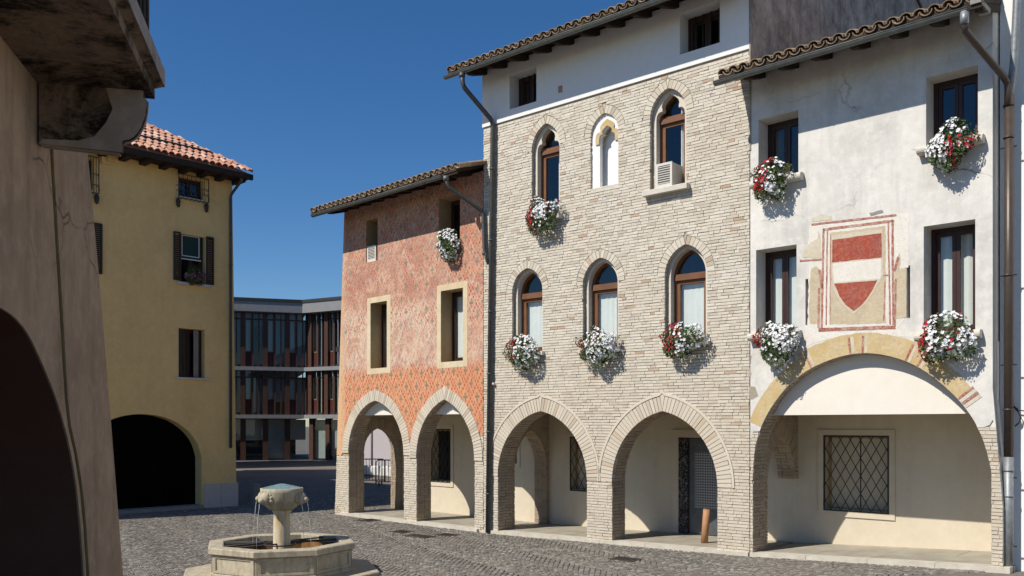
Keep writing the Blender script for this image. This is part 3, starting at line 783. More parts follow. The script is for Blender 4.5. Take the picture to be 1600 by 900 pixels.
# ------------------------------------------------------------------ flowers
def blossom(mb, p, nrm, r, tint):
    nrm = nrm.normalized(); x = nrm.orthogonal().normalized(); y = nrm.cross(x); a0 = random.random() * 6.28; c = p + nrm * r * -0.25
    for k in range(5):
        a = a0 + k * 2 * pi / 5; b0, b1 = a - 0.6, a + 0.6
        d = x * cos(a) + y * sin(a)
        mb.quad([c, p + (x * cos(b0) + y * sin(b0)) * r * 0.8 + nrm * r * 0.1, p + d * r * 1.12, p + (x * cos(b1) + y * sin(b1)) * r * 0.8 + nrm * r * 0.1], tint)
def leafq(mb, p, nrm, r, tint):
    nrm = nrm.normalized(); x = nrm.orthogonal().normalized(); y = nrm.cross(x); a = random.random() * 6.28
    d = x * cos(a) + y * sin(a); e = nrm.cross(d)
    mb.quad([p - d * r, p + e * r * 0.6 + nrm * r * 0.15, p + d * r, p - e * r * 0.6 + nrm * r * 0.15], tint)
def flower_box(pl, bbox, label, redside, nblo=230, group='flower boxes on the window sills', w=0.17, redfrac=0.35, box=True, trail=0.14):
    x0, y0, x1, y1 = bbox; cxp = (x0 + x1) / 2
    uc, zc = pl.L(cxp, (y0 + y1) / 2, w)
    a = (pl.U(x1, (y0 + y1) / 2, w) - pl.U(x0, (y0 + y1) / 2, w)) / 2 * 0.87
    h = (pl.Z(cxp, y0, w) - pl.Z(cxp, y1, w)) / 2 * 0.92
    root = thing('flower_box', pl.P(uc, zc, w), label, 'flower box', group)
    dv = Vector(pl.P(1, 0, 0)) - Vector(pl.P(0, 0, 0)); nv = Vector(pl.P(0, 0, 1)) - Vector(pl.P(0, 0, 0)); zv = Vector((0, 0, 1)); C = Vector(pl.P(uc, zc, w))
    if box:
        mb = MB(); f = pl.f(); t = min(a * 0.85, 0.33)
        mb.prism([[(uc - t, zc + h * 0.25), (uc - t * 0.96, zc + h * 0.25 - 0.15), (uc + t * 0.96, zc + h * 0.25 - 0.15), (uc + t, zc + h * 0.25)]], w - 0.16, w + 0.02, f); mb.build('planter', M['flower_pot'], root)
    lf, wh, rd = MB(), MB(), MB(); tw = MB()
    ph = [random.random() * 6 for _ in range(6)]
    bumps = [(random.uniform(0.05, 0.13), random.randint(2, 6), random.random() * 6) for _ in range(3)]
    def pt(th, el):
        """direction on the mass: th round the outline, el out of the wall"""
        k = 1 + sum(b * sin(m * th + p) for b, m, p in bumps)
        d = (dv * (cos(th) * a) + zv * (sin(th) * h)) * (cos(el) * k) + nv * (sin(el) * 0.24)
        if sin(th) < 0: d -= dv * (cos(th) * a * 0.22 * -sin(th) * cos(el))
        return C + d
    for i in range(1250):
        th = random.random() * 2 * pi; el = math.asin(random.uniform(-0.35, 1)); q = pt(th, el); q = C + (q - C) * random.uniform(0.6, 1.10)
        nn = (q - C).normalized() + Vector((random.gauss(0, 0.6), random.gauss(0, 0.6), random.gauss(0.4, 0.6))); leafq(lf, q, nn, random.uniform(0.016, 0.032), random.random())
    for i in range(60):
        th = random.uniform(pi * 1.1, pi * 1.9); q = pt(th, random.uniform(0, 0.7)); l = random.uniform(0.05, trail) * h * 2
        for k in range(6):
            qq = q - zv * (l * k / 6) + Vector((random.gauss(0, 0.02), random.gauss(0, 0.02), 0)); leafq(lf, qq, nv + Vector((random.gauss(0, 0.5), random.gauss(0, 0.5), 0.3)), 0.018, random.random())
    nb = 0; tries = 0; nblo = int(nblo * 1.2)
    while nb < nblo and tries < 6000:
        tries += 1
        th = random.random() * 2 * pi; el = math.asin(random.uniform(-0.05, 1)); q = pt(th, el)
        rel_u = (q - C).dot(dv) / a; rel_z = (q - C).z / h
        patch = sin(3.1 * rel_u + ph[0]) + sin(3.7 * rel_z + ph[1]) + 0.8 * sin(6.3 * rel_u + 4.2 * rel_z + ph[2])
        if patch + random.gauss(0, 0.6) < -0.7: continue
        sc = redside(rel_u, rel_z) + random.gauss(0, 0.16)
        nn = (q - C).normalized() + nv * 0.5 + Vector((random.gauss(0, 0.35), random.gauss(0, 0.35), random.gauss(0.2, 0.3)))
        q = q + (q - C).normalized() * random.uniform(-0.01, 0.035)
        if sc > 0: 
            if random.random() < 0.62: blossom(rd, q, nn, random.uniform(0.020, 0.030), random.random())
        else: blossom(wh, q, nn, random.uniform(0.020, 0.033), random.random())
        nb += 1
    lf.build('foliage', M['leaf'], root, 'stuff', fix=False)
    if wh.v: wh.build('white_blossoms', M['petal_white'], root, 'stuff', fix=False)
    if rd.v: rd.build('red_blossoms', M['petal_red'], root, 'stuff', fix=False)
    return root
def side_hit(pl, u0, x):
    """depth behind the facade where the sight line through column x meets the cross plane u = u0"""
    r = np.array([(x - CX) / FPX, 1.0]); t = (u0 + pl.o @ pl.d) / (r @ pl.d); p = r * t
    return float(-(p - pl.o) @ pl.n), float(t)
def zat(y, t): return EYE + (HOR - y) / FPX * t
DEP = 1.9      # depth of the arcades
TH = 0.48      # thickness of the front walls

# ------------------------------------------------------------------ ground
def build_ground():
    xs = np.concatenate([np.linspace(-600, -30, 8), np.linspace(-26, 26, 53), np.linspace(30, 600, 8)])
    ys = np.concatenate([np.linspace(-60, 0, 5), np.linspace(2, 60, 59), np.linspace(80, 1200, 8)])
    mb = MB()
    V = [(x, y, gz(x, y) - 0.02) for y in ys for x in xs]; nx = len(xs)
    mb.v = V; mb.t = [0.5] * len(V)
    for j in range(len(ys) - 1):
        for i in range(nx - 1):
            mb.fc.append((j * nx + i, j * nx + i + 1, (j + 1) * nx + i + 1, (j + 1) * nx + i)); mb.uv.append([(0, 0)] * 4); mb.sm.append(True)
    g = mb.build('square', M['paving'], None, 'structure', fix=False)
    # small stone setts laid in arcs; the nearest ones singly, the others joined
    res = []; pit = 0.080
    c45 = np.array([cos(radians(28)), sin(radians(28))]); s45 = np.array([-c45[1], c45[0]])
    for i in range(-400, 401):
        for j in range(-400, 401):
            a = i * pit + (0.5 * pit if j % 2 else 0); b = j * pit
            per = 1.35
            bb = b + 0.24 * abs(sin(pi * a / per)) * 1.25
            p = c45 * a + s45 * bb + np.array([-3.0, 20.0])
            x, y = p
            if y < 13.2 or y > 31: continue
            sx = CX + FPX * x / y
            if sx < -60 or sx > 1680: continue
            if (p - B.o) @ B.n < 0.02 and (p - B.o) @ B.d > -0.1: continue
            if (p - W.o) @ W.n < 0.02 and (p - W.o) @ W.d > 0: continue
            if (p - S.o) @ S.n < 0.04 and -6.2 < (p - S.o) @ S.d < 0.2: continue
            if (p - Yp.o) @ Yp.n < 0.0 and (p - Yp.o) @ Yp.d < 0.5: continue
            if sqrt((x - FC[0]) ** 2 + (y - FC[1]) ** 2) < 1.45: continue
            res.append((x, y, 0.24 * 1.25 * pi / per * cos(pi * a / per) * (1 if sin(pi * a / per) > 0 else -1)))
    res.sort(key=lambda r: r[1])
    def stone(mb, x, y, sl, tint):
        hw = pit * 0.5 - random.uniform(0.004, 0.010); hd = pit * 0.5 - random.uniform(0.004, 0.010); z = gz(x, y)
        ang = math.atan(sl) * 0.8 + radians(28) + random.gauss(0, 0.06); ca, sa = cos(ang), sin(ang)
        top = []; bot = []; zt = z + random.uniform(-0.005, 0.006)
        for (du, dv) in ((-1, -1), (1, -1), (1, 1), (-1, 1)):
            ju, jv = du * hw * random.uniform(0.86, 1), dv * hd * random.uniform(0.86, 1)
            top.append((x + ju * ca - jv * sa, y + ju * sa + jv * ca, zt + random.uniform(-0.003, 0.003)))
            ju, jv = du * hw * 1.06, dv * hd * 1.06
            bot.append((x + ju * ca - jv * sa, y + ju * sa + jv * ca, z - 0.024))
        mb.hexa(top + bot, tint, back=False)
    shown = 0; rest = MB()
    for (x, y, sl) in res:
        px, py = proj((x, y, gz(x, y)))
        vis = 195 < px < 1560 and py < 898 and not (280 < px < 600 and py > 880)
        if shown < 300 and vis and py > 860:
            mb = MB(); stone(mb, x, y, sl, random.random()); mb.build('sett', M['sett'], g, fix=False); shown += 1
        else: stone(rest, x, y, sl, random.random())
    rest.build('setts', M['sett'], g, 'stuff', fix=False)
FC = (-3.74, 14.35)
build_ground()
def cover(px, py, sw, sd, label):
    y = EYE * FPX / (py - HOR); x = (px - CX) / FPX * y; z = gz(x, y)
    r = thing('drain_cover', (x, y, z), label, 'drain cover', 'iron covers in the paving')
    f = lambda a, b, c: tuple(np.r_[np.array([x, y]) + B.d * a + B.n * b, z + c])
    mb = MB(); mb.box(f, -sw, sw, -sd, sd, -0.02, 0.012); mb.build('plate', M['iron'], r)
    mb = MB(); mb.prism([rect(-sw - 0.05, sw + 0.05, -sd - 0.05, sd + 0.05), rect(-sw - 0.005, sw + 0.005, -sd - 0.005, sd + 0.005)], -0.02, 0.014, f); mb.build('rim', M['brown_metal'], r)
    for k in range(5):
        mb = MB(); u = -sw + (k + 0.5) * 2 * sw / 5; mb.box(f, u - 0.012, u + 0.012, -sd * 0.8, sd * 0.8, 0.011, 0.017); mb.build('rib', M['iron'], r)
cover(577, 813, 0.16, 0.2, 'iron drain cover in front of the leftmost arch of the painted house')
cover(628, 831, 0.16, 0.16, 'small iron cover in the setts, left of a wider one, before the painted house')
cover(655, 838, 0.3, 0.14, 'wide iron cover nearest the fountain in the setts before the painted house')
cover(698, 836, 0.16, 0.14, 'small iron cover in the setts right of the wide one, near the downpipe')
cover(977, 880, 0.2, 0.14, 'iron cover in the setts in front of the brick pier')

# ------------------------------------------------------------------ arcade floors
pave = thing('arcade_pavement', B.P(3, 0.05, -1), 'pale stone pavement', 'pavement'); del pave['label']; del pave['category']; pave['kind'] = 'structure'
def fz(pl, u, w=0.0):
    p = pl.P(u, 0, 0.0); return gz(p[0], p[1]) + 0.065
def slabs(pl, u0, u1, du, rows, kerb=True):
    k = int(round((u1 - u0) / du)); du = (u1 - u0) / k
    for i in range(k):
        a, b = u0 + i * du + 0.003, u0 + (i + 1) * du - 0.003
        for (w0, w1) in rows:
            mb = MB(); e = random.uniform(-0.002, 0.002)
            mb.hexa([pl.P(a, fz(pl, a) + e, w1), pl.P(b, fz(pl, b) + e, w1), pl.P(b, fz(pl, b) + e, w0), pl.P(a, fz(pl, a) + e, w0)] + [pl.P(q, -0.25, w) for q, w in ((a, w1), (b, w1), (b, w0), (a, w0))], random.random())
            mb.build('paving_slab', M['floor_stone'], pave)
        if kerb:
            mb = MB()
            mb.hexa([pl.P(a, fz(pl, a) + 0.004, 0.06), pl.P(b, fz(pl, b) + 0.004, 0.06), pl.P(b, fz(pl, b) + 0.004, -0.2), pl.P(a, fz(pl, a) + 0.004, -0.2)] + [pl.P(q, -0.25, w) for q, w in ((a, 0.065), (b, 0.065), (b, -0.2), (a, -0.2))])
            mb.build('kerb_stone', M['kerb_stone'], pave)
slabs(B, -0.18, 6.3, 1.08, [(-1.0, -0.206), (-DEP, -1.006)])
slabs(W, 0.02, 4.2, 1.04, [(-1.0, -0.206), (-DEP, -1.006)])
slabs(S, -5.6, -0.15, 0.9, [(-1.0, -0.206), (-DEP, -1.006)])

def shell(house, pl, uL, uR, zt, over, ze, pitch=0.34, ridge=3.4, zlo=-0.3, right='cream_plaster', rz=None, ltop=True, left_open=None):
    """side and back walls that close the house"""
    zr = lambda a: ze + 0.05 + (over - 0.05 + a) * pitch - 0.006 if a <= ridge else ze + 0.05 + (over - 0.05 + 2 * ridge - a) * pitch - 0.006
    for nm, u0, sg, mat in (('side_wall', uL, 1, 'reveal_plaster' if left_open is None else left_open), ('gable_wall', uR, -1, right)):
        f = pl.side(u0, sg); mb = MB(); a0 = TH + 0.002; a1 = DEP + 0.302
        mb.prism([[(a0, 2.96), (a1, 2.96), (a1, zlo), (2 * ridge, zlo), (2 * ridge, zr(2 * ridge)), (ridge, zr(ridge)), (a0, zr(a0))]], 0.0, 0.28, f)
        mb.build(nm, M[mat], house)
    mb = MB(); mb.box(pl.f(), uL + 0.285, uR - 0.285, zlo, zr(2 * ridge), -2 * ridge, -2 * ridge + 0.25); mb.build('back_wall', M['reveal_plaster'], house)

def grille(house, pl, u0, u1, z0, z1, w, cell=0.19, asp=1.75, parent=None, r=0.008):
    """diamond window grille with a flat rim"""
    f = pl.f(); g = wframe(f, [rect(u0, u1, z0, z1), rect(u0 + 0.03, u1 - 0.03, z0 + 0.03, z1 - 0.03)], w - 0.015, w, 'iron', house, 'window_grille')
    mb = MB(); H = z1 - z0; sl = asp
    k = u0 - H / sl
    while k < u1:
        for s in (1, -1):
            # line z - z0 = sl*(u-k) or mirrored
            za = z0; ua = k if s == 1 else (u0 + u1 - k); ub = ua + s * H / sl; zb = z1
            def clip(ua, za, ub, zb):
                for lim in (u0, u1):
                    pass
                pts = []
                for t in np.linspace(0, 1, 2): pts.append((ua + (ub - ua) * t, za + (zb - za) * t))
                (a, b), (c, d) = pts
                if a > c: (a, b), (c, d) = (c, d), (a, b)
                if c < u0 or a > u1: return None
                if a < u0: b += (d - b) * (u0 - a) / (c - a); a = u0
                if c > u1: d -= (d - b) * (c - u1) / (c - a); c = u1
                return (a, b), (c, d)
            q = clip(ua, za, ub, zb)
            if q: mb.tube([pl.P(q[0][0], q[0][1], w - 0.008 + 0.01 * s), pl.P(q[1][0], q[1][1], w - 0.008 + 0.01 * s)], r, 5)
        k += cell
    mb.build('lattice', M['iron'], g)
    return g
def arcade_window(house, pl, u0, u1, z0, z1, shut=True):
    """window in the back wall of an arcade: surround, recess, casement, lattice"""
    f = pl.f(); t = 0.10
    wframe(f, [rect(u0 - t, u1 + t, z0 - t, z1 + t), rect(u0, u1, z0, z1)], -DEP - 0.02, -DEP + 0.025, 'cream_plaster', house, 'window_surround')
    fr = wframe(f, [rect(u0, u1, z0, z1), rect(u0 + 0.06, u1 - 0.06, z0 + 0.06, z1 - 0.06)], -DEP - 0.26, -DEP - 0.22, 'reveal_plaster', house)
    m = (u0 + u1) / 2
    for a, b in ((u0 + 0.06, m - 0.012), (m + 0.012, u1 - 0.06)):
        mb = MB(); mb.box(f, a, b, z0 + 0.06, z1 - 0.06, -DEP - 0.25, -DEP - 0.235); mb.build('shutter_leaf', M['cream_plaster' if shut else 'dark_room'], fr)
    mb = MB(); mb.box(f, u0 - 0.0, u1, z0 - 0.004, z0 + 0.035, -DEP - 0.2, -DEP + 0.01); mb.build('inner_sill', M['pale_stone'], fr)
    grille(house, pl, u0 + 0.004, u1 - 0.004, z0 + 0.0, z1 - 0.004, -DEP + 0.02)
def arcade_back(house, pl, uL, uR, zt, holes, ceil):
    mb = MB(); mb.prism([rect(uL, uR, -0.3, zt)] + [rect(*h) for h in holes], -DEP - 0.3, -DEP, pl.f()); mb.build('arcade_wall', M['cream_plaster'], house)
    mb = MB(); mb.box(pl.f(), uL, uR, ceil, ceil + 0.2, -DEP - 0.28, -TH - 0.003); mb.build('arcade_ceiling', M['cream_plaster'], house)
    for h in holes:   # the room behind
        mb = MB(); mb.box(pl.f(), h[0] - 0.1, h[1] + 0.1, h[2] - 0.1, h[3] + 0.1, -DEP - 0.6, -DEP - 0.32); mb.build('room_lining', M['dark_room'], house)

def trefoil(uL, uR, zs, za, zb):
    a = (uR - uL) / 2; m = (uL + uR) / 2; r = za - zs
    h = [(1, 0.0), (1.0, 0.16), (0.96, 0.30), (0.86, 0.39), (0.70, 0.43), (0.58, 0.42), (0.57, 0.52), (0.62, 0.60), (0.56, 0.72), (0.38, 0.84), (0.16, 0.93), (0, 1.0)]
    l = [(m - x * a, zs + y * r) for x, y in h]; rr = [(2 * m - x, y) for x, y in reversed(l[:-1])]
    return [(uL, zb)] + l + rr + [(uR, zb)]

def blob(c, n, jit=0.25):
    return c

# ================================================================== brick house
bh = thing('brick_house', B.P(3.0, 0.0, 0), 'three storey pale brick house with pointed windows between the painted and the white house', 'house')
fB = B.f(); uL, uR = -0.18, 6.30
A1 = pointed(0.25, 2.71, 1.30, 2.75, -0.3); A2 = pointed(3.33, 5.67, 1.30, 2.72, -0.3)
def awin(x0, x1, yref, apex, yspr, zb):
    a, b = B.U(x0, yref), B.U(x1, yref)
    return pointed(a, b, B.Z(x0, yspr), B.L(*apex)[1], zb)
F1 = [awin(800.3, 847.5, 500, (825, 418.6), 458, B.Z(848, 549)), awin(910.6, 965.6, 500, (941, 402), 446, B.Z(966, 543)), awin(1038.6, 1104.4, 480, (1074, 381), 432, B.Z(1105, 532))]
F2 = [awin(830.8, 874.5, 250, (854, 192), 236, B.Z(875, 335)), awin(1015.8, 1072, 220, (1046, 137), 186, B.Z(1074, 288))]
NI = awin(922.8, 966, 250, (946, 176), 214, B.Z(923, 296.5))
holes = [a.grow(0.008) for a in F1 + F2] + [NI.grow(0.008)]
wall = [(uL, -0.3)] + A1.grow(0.012) + A2.grow(0.012) + [(uR, -0.3), (uR, 9.22), (uL, 9.22)]
mb = MB(); mb.prism([wall] + holes, -TH, -0.012, fB); mb.build('wall', M['mortar'], bh)
# attic with its white band
zt = 10.5
aw = [(B.U(797, 150), B.U(839, 150), B.Z(797, 171.5), B.Z(797, 118)), (B.U(1063, 60), B.U(1125.5, 60), B.Z(1063, 86), B.Z(1063, 22))]
mb = MB(); mb.prism([rect(uL - 0.03, uR, 9.225, zt)] + [rect(a, b, c, d) for a, b, c, d in aw], -TH, 0.02, fB); mb.build('attic_wall', M['attic_plaster'], bh)
for a, b, c, d in aw:
    fr = rect_window(bh, B, a, b, c, d, -0.30, 'dark_frame', 2, 0.05, False)
    for k in range(1, 5):
        mb = MB(); u = a + (b - a) * k / 5; mb.tube([B.P(u, c, -0.27), B.P(u, d, -0.27)], 0.010, 6); mb.build('bar', M['iron'], fr)
u, z = B.L(876.5, 140); mb = MB(); mb.box(fB, u - 0.05, u + 0.05, z - 0.07, z + 0.07, 0.0, 0.032); mb.build('vent_cover', M['reveal_plaster'], bh)
# bricks
outs = [A1.outline(0.30), A2.outline(0.30)] + [a.outline(0.17) for a in F1 + F2 + [NI]]
emit(bh, lay(fB, -0.1, 9.205, uL, uR, outs), M['pale_brick'])
rb = ring(fB, A1, 0.29, 0.010) + ring(fB, A2, 0.29, 0.010)
for a in F1 + F2 + [NI]: rb += ring(fB, a, 0.16, 0.004, -0.08, 0.075)
emit(bh, rb, M['arch_brick'], 'arch_brick', 'arch_brickwork', 300)
sb = soffit(fB, A1, -0.012, -TH, True) + soffit(fB, A2, -0.012, -TH, True)
emit(bh, sb, M['shaded_brick'], 'jamb_brick', 'jamb_brickwork', 300)
for a in (A1, A2):       # thin moulding over each arch
    mb = MB(); o = a.outer(0.345); i = a.outer(0.298); mb.prism([o + i[::-1]], -0.05, 0.022, fB); mb.build('arch_moulding', M['arch_brick'], bh)
# stepped window linings and casements of the first floor
def arch_window(arc, tre=None, tz=None, curtain=True, inset=0.075, zt=None):
    if tre: inner = tre
    else: inner = arc.grow(-inset); inner[0] = (inner[0][0], arc.zb); inner[-1] = (inner[-1][0], arc.zb)
    out = arc.grow(0.03)
    mb = MB(); mb.prism([out[:1] + out[1:-1] + out[-1:] + inner[::-1]], -0.235, -0.10, fB); mb.build('inner_arch', M['arch_brick'], bh)
    fo = arc.grow(-0.02); fi = arc.grow(-inset - 0.05)
    z0 = arc.zb; fi[0] = (fi[0][0], z0 + 0.06); fi[-1] = (fi[-1][0], z0 + 0.06)
    fr = wframe(fB, [fo, fi], -0.33, -0.24, 'brown_frame', bh)
    ul, ur = fi[0][0], fi[-1][0]
    mb = MB(); mb.box(fB, ul - 0.02, ur + 0.02, tz - 0.06, tz + 0.06, -0.32, -0.205); mb.build('transom', M['brown_frame'], fr)
    wframe(fB, [rect(ul + 0.004, ur - 0.004, z0 + 0.064, tz - 0.064), rect(ul + 0.07, ur - 0.07, z0 + 0.13, tz - 0.13)], -0.315, -0.255, 'brown_frame', fr, 'sash')
    mb = MB(); mb.box(fB, ul + 0.06, ur - 0.06, z0 + 0.12, tz - 0.12, -0.286, -0.278); mb.build('pane', M['glass'], fr)
    top = [p for p in fi if p[1] > tz + 0.05]; top = [(ul - 0.01, tz + 0.05)] + top + [(ur + 0.01, tz + 0.05)]
    mb = MB(); mb.prism([top], -0.286, -0.278, fB); mb.build('pane', M['glass'], fr)
    if curtain == 1: folds(fB, ul, ur, z0 + 0.05, tz + 0.02, -0.345, 0.010, 0.13).build('curtain', M['curtain'], fr, fix=False)
    elif curtain == 2: folds(fB, ur - (ur - ul) * 0.36, ur, z0 + 0.05, tz + 0.3, -0.36, 0.03, 0.1).build('curtain', M['curtain'], fr, fix=False)
for a, tz in zip(F1, (5.30, 5.30, 5.30)): arch_window(a, None, tz, 1); sill(bh, B, a.jl - 0.06, a.jr + 0.07, a.zb - 0.04, 0.10, -0.30, 0.08)
for a, x, y in zip(F2, (848, 1038), (241, 192)):
    tr = trefoil(a.jl + 0.08, a.jr - 0.08, a.pts[0][1] - 0.1, a.h[0][-1][0][1] - 0.08, a.zb)
    arch_window(a, tr, B.Z(x, y, -0.3), 2); sill(bh, B, a.jl - 0.10, a.jr + 0.09, a.zb - 0.05, 0.14, -0.30, 0.10)
# blind niche with white lining and ochre stone tracery
mb = MB(); tr = trefoil(NI.jl + 0.20, NI.jr - 0.10, NI.pts[0][1] - 0.12, NI.h[0][-1][0][1] - 0.26, NI.zb + 0.03)
mb.prism([NI.grow(-0.0), tr], -0.14, -0.05, fB); mb.build('niche_lining', M['clean_plaster'], bh)
mb = MB(); mb.box(fB, NI.jl, NI.jr, NI.zb, NI.pts[0][1] + 0.7, -0.36, -0.24); mb.build('niche_back', M['clean_plaster'], bh)
def tref_ring(e):
    return trefoil(NI.jl + 0.20 - e, NI.jr - 0.10 + e, NI.pts[0][1] - 0.12, NI.h[0][-1][0][1] - 0.26 + e * 1.5, NI.zb + 0.9)
to, ti = tref_ring(0.095), tref_ring(0.003)
mb = MB(); mb.prism([to + ti[::-1]], -0.2, -0.025, fB); mb.build('tracery', M['fresco_ochre'], bh)
sill(bh, B, NI.jl, NI.jr, NI.zb - 0.005, -0.004, -0.30, 0.05)
# roof, gutter, pipe
ze = 10.25
eave(bh, B, -0.62, 6.36, ze, ru0=-0.1, ridge=9.5)
shell(bh, B, uL, uR, zt, 0.8, ze, ridge=9.5)
f = B.side(uR + 0.03, -1); mb = MB()
zr = lambda a: ze + 0.05 + (0.75 + a) * 0.34 - 0.01
mb.prism([[(-0.022, 7.4), (17.9, 7.4), (17.9, zr(9.5) + 3.0), (8.5, zr(9.5) + 0.5), (8.3, zr(8.2)), (-0.022, zr(0))]], 0.0, 0.028, f); mb.build('gable_render', M['grey_render'], bh)
p0 = B.L(722, 121, 0.8); p1 = B.L(723, 134, 0.8); p2 = B.L(770, 190, 0.09); p3 = B.L(762, 832, 0.09)
pipe(bh, [B.P(p0[0], ze - 0.03, 0.8), B.P(p1[0], p1[1], 0.8), B.P(p2[0], p2[1], 0.09), B.P(p3[0], 0.02, 0.09)], 0.052, 'dark_pipe')
collar(bh, B.P(p0[0], ze - 0.10, 0.8), 0.068, 'dark_pipe', 0.09)
for zz in (0.9, 2.3, 3.6, 5.0, 6.6, 8.2):
    t = (zz - p3[1]) / (p2[1] - p3[1]); collar(bh, B.P(p3[0] + (p2[0] - p3[0]) * t, zz, 0.09), 0.062, 'dark_pipe', 0.035)
u, z = B.L(771, 600, 0.05); mb = MB(); mb.ball(B.P(u, z, 0.05), 0.035); mb.build('pipe_clip', M['pale_stone'], bh)
# arcade interior
d0 = (B.U(1076, 760, -DEP), B.U(1076, 760, -DEP) + 1.05); dz1 = B.Z(1085, 684, -DEP)
g0 = B.U(891, 730, -DEP); gw = (g0, g0 + 0.85, B.Z(895, 767, -DEP), B.Z(895, 682, -DEP))
door = (d0[0] - 0.22, d0[1] + 0.22, fz(B, 4.6) + 0.002, dz1)
arcade_back(bh, B, 0.22, 6.3, 3.0, [gw], 2.95)
arcade_window(bh, B, *gw)
mb = MB(); mb.prism([[(door[0] - 0.16, door[2]), (door[0] - 0.16, door[3] + 0.17), (door[1] + 0.16, door[3] + 0.17), (door[1] + 0.16, door[2]), (door[1], door[2]), (door[1], door[3]), (door[0], door[3]), (door[0], door[2])]], -DEP + 0.001, -DEP + 0.035, fB); mb.build('door_surround', M['cream_plaster'], bh)
for a, b in ((door[0], d0[0]), (d0[1], door[1])):
    mb = MB(); mb.box(fB, a + 0.002, b, door[2], door[3], -DEP + 0.002, -DEP + 0.05); mb.build('marble_jamb', M['dark_marble'], bh)
mb = MB(); mb.box(fB, d0[0] + 0.004, d0[1] - 0.004, door[2] + 0.01, door[3], -DEP + 0.003, -DEP + 0.02); dl = mb.build('door', M['shutter_paint'], bh)
wframe(fB, [rect(d0[0] + 0.05, d0[1] - 0.05, door[2] + 0.02, door[3] - 0.02), rect(d0[0] + 0.16, d0[1] - 0.12, door[2] + 0.55, door[3] - 0.3)], -DEP + 0.021, -DEP + 0.04, 'steel_barrier', dl, 'door_frame')
mb = MB(); mb.prism([rect(d0[0] + 0.158, d0[1] - 0.118, door[2] + 0.548, door[3] - 0.298)], -DEP + 0.022, -DEP + 0.03, fB); mb.build('perforated_sheet', M['perforated_sheet'], dl)
# cross arch between the arcades of the painted house and the brick house
def cross_arch(house, pl, u0, thick, aL, aR, zs, za, ceil, zb, back, T=0.24, pier=True):
    """wall across the arcade at u0 (its visible face looks along +u)"""
    f = pl.side(u0, 1)     # a depth, b z, c along u
    arc = pointed(aL, aR, zs, za, zb if pier else zs)
    if pier: poly = [(TH - 0.02, zb)] + arc.grow(0.01) + [(back, zb), (back, ceil), (TH - 0.02, ceil)]
    else: poly = [(TH - 0.02, zb)] + [(arc.jl - 0.01, zb)] + [p for p in arc.grow(0.01)[1:-1]] + [(back, zs), (back, ceil), (TH - 0.02, ceil)]
    mb = MB(); mb.prism([poly], -thick, -0.012, f); mb.build('cross_wall', M['mortar'], house)
    ol = arc.outline(T) if pier else [(TH - 0.03, zb), (TH - 0.03, zs)] + arc.outer(T) + [(back, zs), (back, zb)]
    bl = lay(f, zb if pier else zs, ceil, TH - 0.02, back, [ol]); 
    if not pier: bl += lay(f, zb, zs, TH - 0.02, arc.jl, [])
    bl += ring(f, arc, T, 0.006, -0.08)
    bl += soffit(f, arc, -0.012, -thick, pier)
    emit(house, bl, M['shaded_brick'], 'cross_arch_brick', 'cross_arch_brickwork', 120)
aR, tR = side_hit(B, 0.22, 884); aM, tM = side_hit(B, 0.22, 841)
cross_arch(bh, B, 0.22, 0.38, 0.62, min(aR, DEP - 0.1), 1.45, zat(672, tM), 2.95, -0.1, DEP)

# ================================================================== painted house
sh = thing('painted_house', S.P(-2.9, 0, 0), 'salmon red house with faded painted lozenge pattern and two pointed arches', 'house')
fS = S.f()
sL = lambda z: S.L(523, 805)[0] + (S.L(538, 340)[0] - S.L(523, 805)[0]) * max(0, min(1, z / 8.0))
C1 = pointed(S.U(544.5, 760), S.U(631, 760), S.Z(545, 708), S.L(583, 626)[1], -0.3); C2 = pointed(S.U(650.5, 760), S.U(741.5, 760), S.Z(651, 716), S.L(690.4, 624)[1], -0.3)
zsT = 8.25
def sw_(x0, x1, ytl, yb, ytr=None): return (S.U(x0, (ytl + yb) / 2), S.U(x1, (ytl + yb) / 2), S.Z(x0, yb), S.Z(x0, ytl))
SW = [sw_(579, 604.6, 474, 576), sw_(689, 723.5, 455, 566), sw_(572, 590, 345, 410.5), sw_(685.5, 718.7, 311, 394)]
holes = [rect(*w) for w in SW]
poly = [(sL(-0.3), -0.3)] + C1.grow(0.012) + C2.grow(0.012) + [(-0.002, -0.3), (-0.002, zsT), (sL(8), zsT)]
mb = MB(); mb.prism([poly] + holes, -TH, -0.02, fS); mb.build('wall', M['reveal_plaster'], sh)
# painted plaster coat, ragged at its lower edge
o1, o2 = C1.outer(0.275), C2.outer(0.275)
zl = S.Z(527, 712); zm = S.Z(640, 702); zr_ = S.Z(752, 682)
um = (o1[-1][0] + o2[0][0]) / 2
cut = lambda o, za, zb_: [p for k, p in enumerate(o) if (p[1] > za if k < len(o) / 2 else p[1] > zb_)]
pl_ = [(sL(zl) + 0.0, zl), (sL(zl) + 0.10, zl + 0.03), (sL(zl) + 0.16, zl - 0.05)] + cut(o1, zl + 0.03, zm + 0.12) + [(um, zm)] + cut(o2, zm + 0.12, zr_) + [(-0.03, zr_), (-0.002, zr_ + 0.06), (-0.002, zsT), (sL(8), zsT)]
mb = MB(); mb.prism([pl_] + holes, -0.0195, 0.0, fS); mb.build('painted_plaster', M['painted_plaster'], sh)
mb = MB(); mb.prism([[(sL(-0.3), -0.3)] + C1.grow(0.012) + C2.grow(0.012) + [(-0.002, -0.3), (-0.002, zr_ + 0.1), (um, zm + 0.5), (sL(zl), zl + 0.2)]], -0.03, -0.0197, fS) if False else None
mbm = MB(); mbm.prism([[(sL(-0.3), -0.3), (C1.jl, -0.3), (C1.jl, C1.pts[0][1]), (C1.jl, zl), (sL(zl), zl)]], -0.019, -0.014, fS)
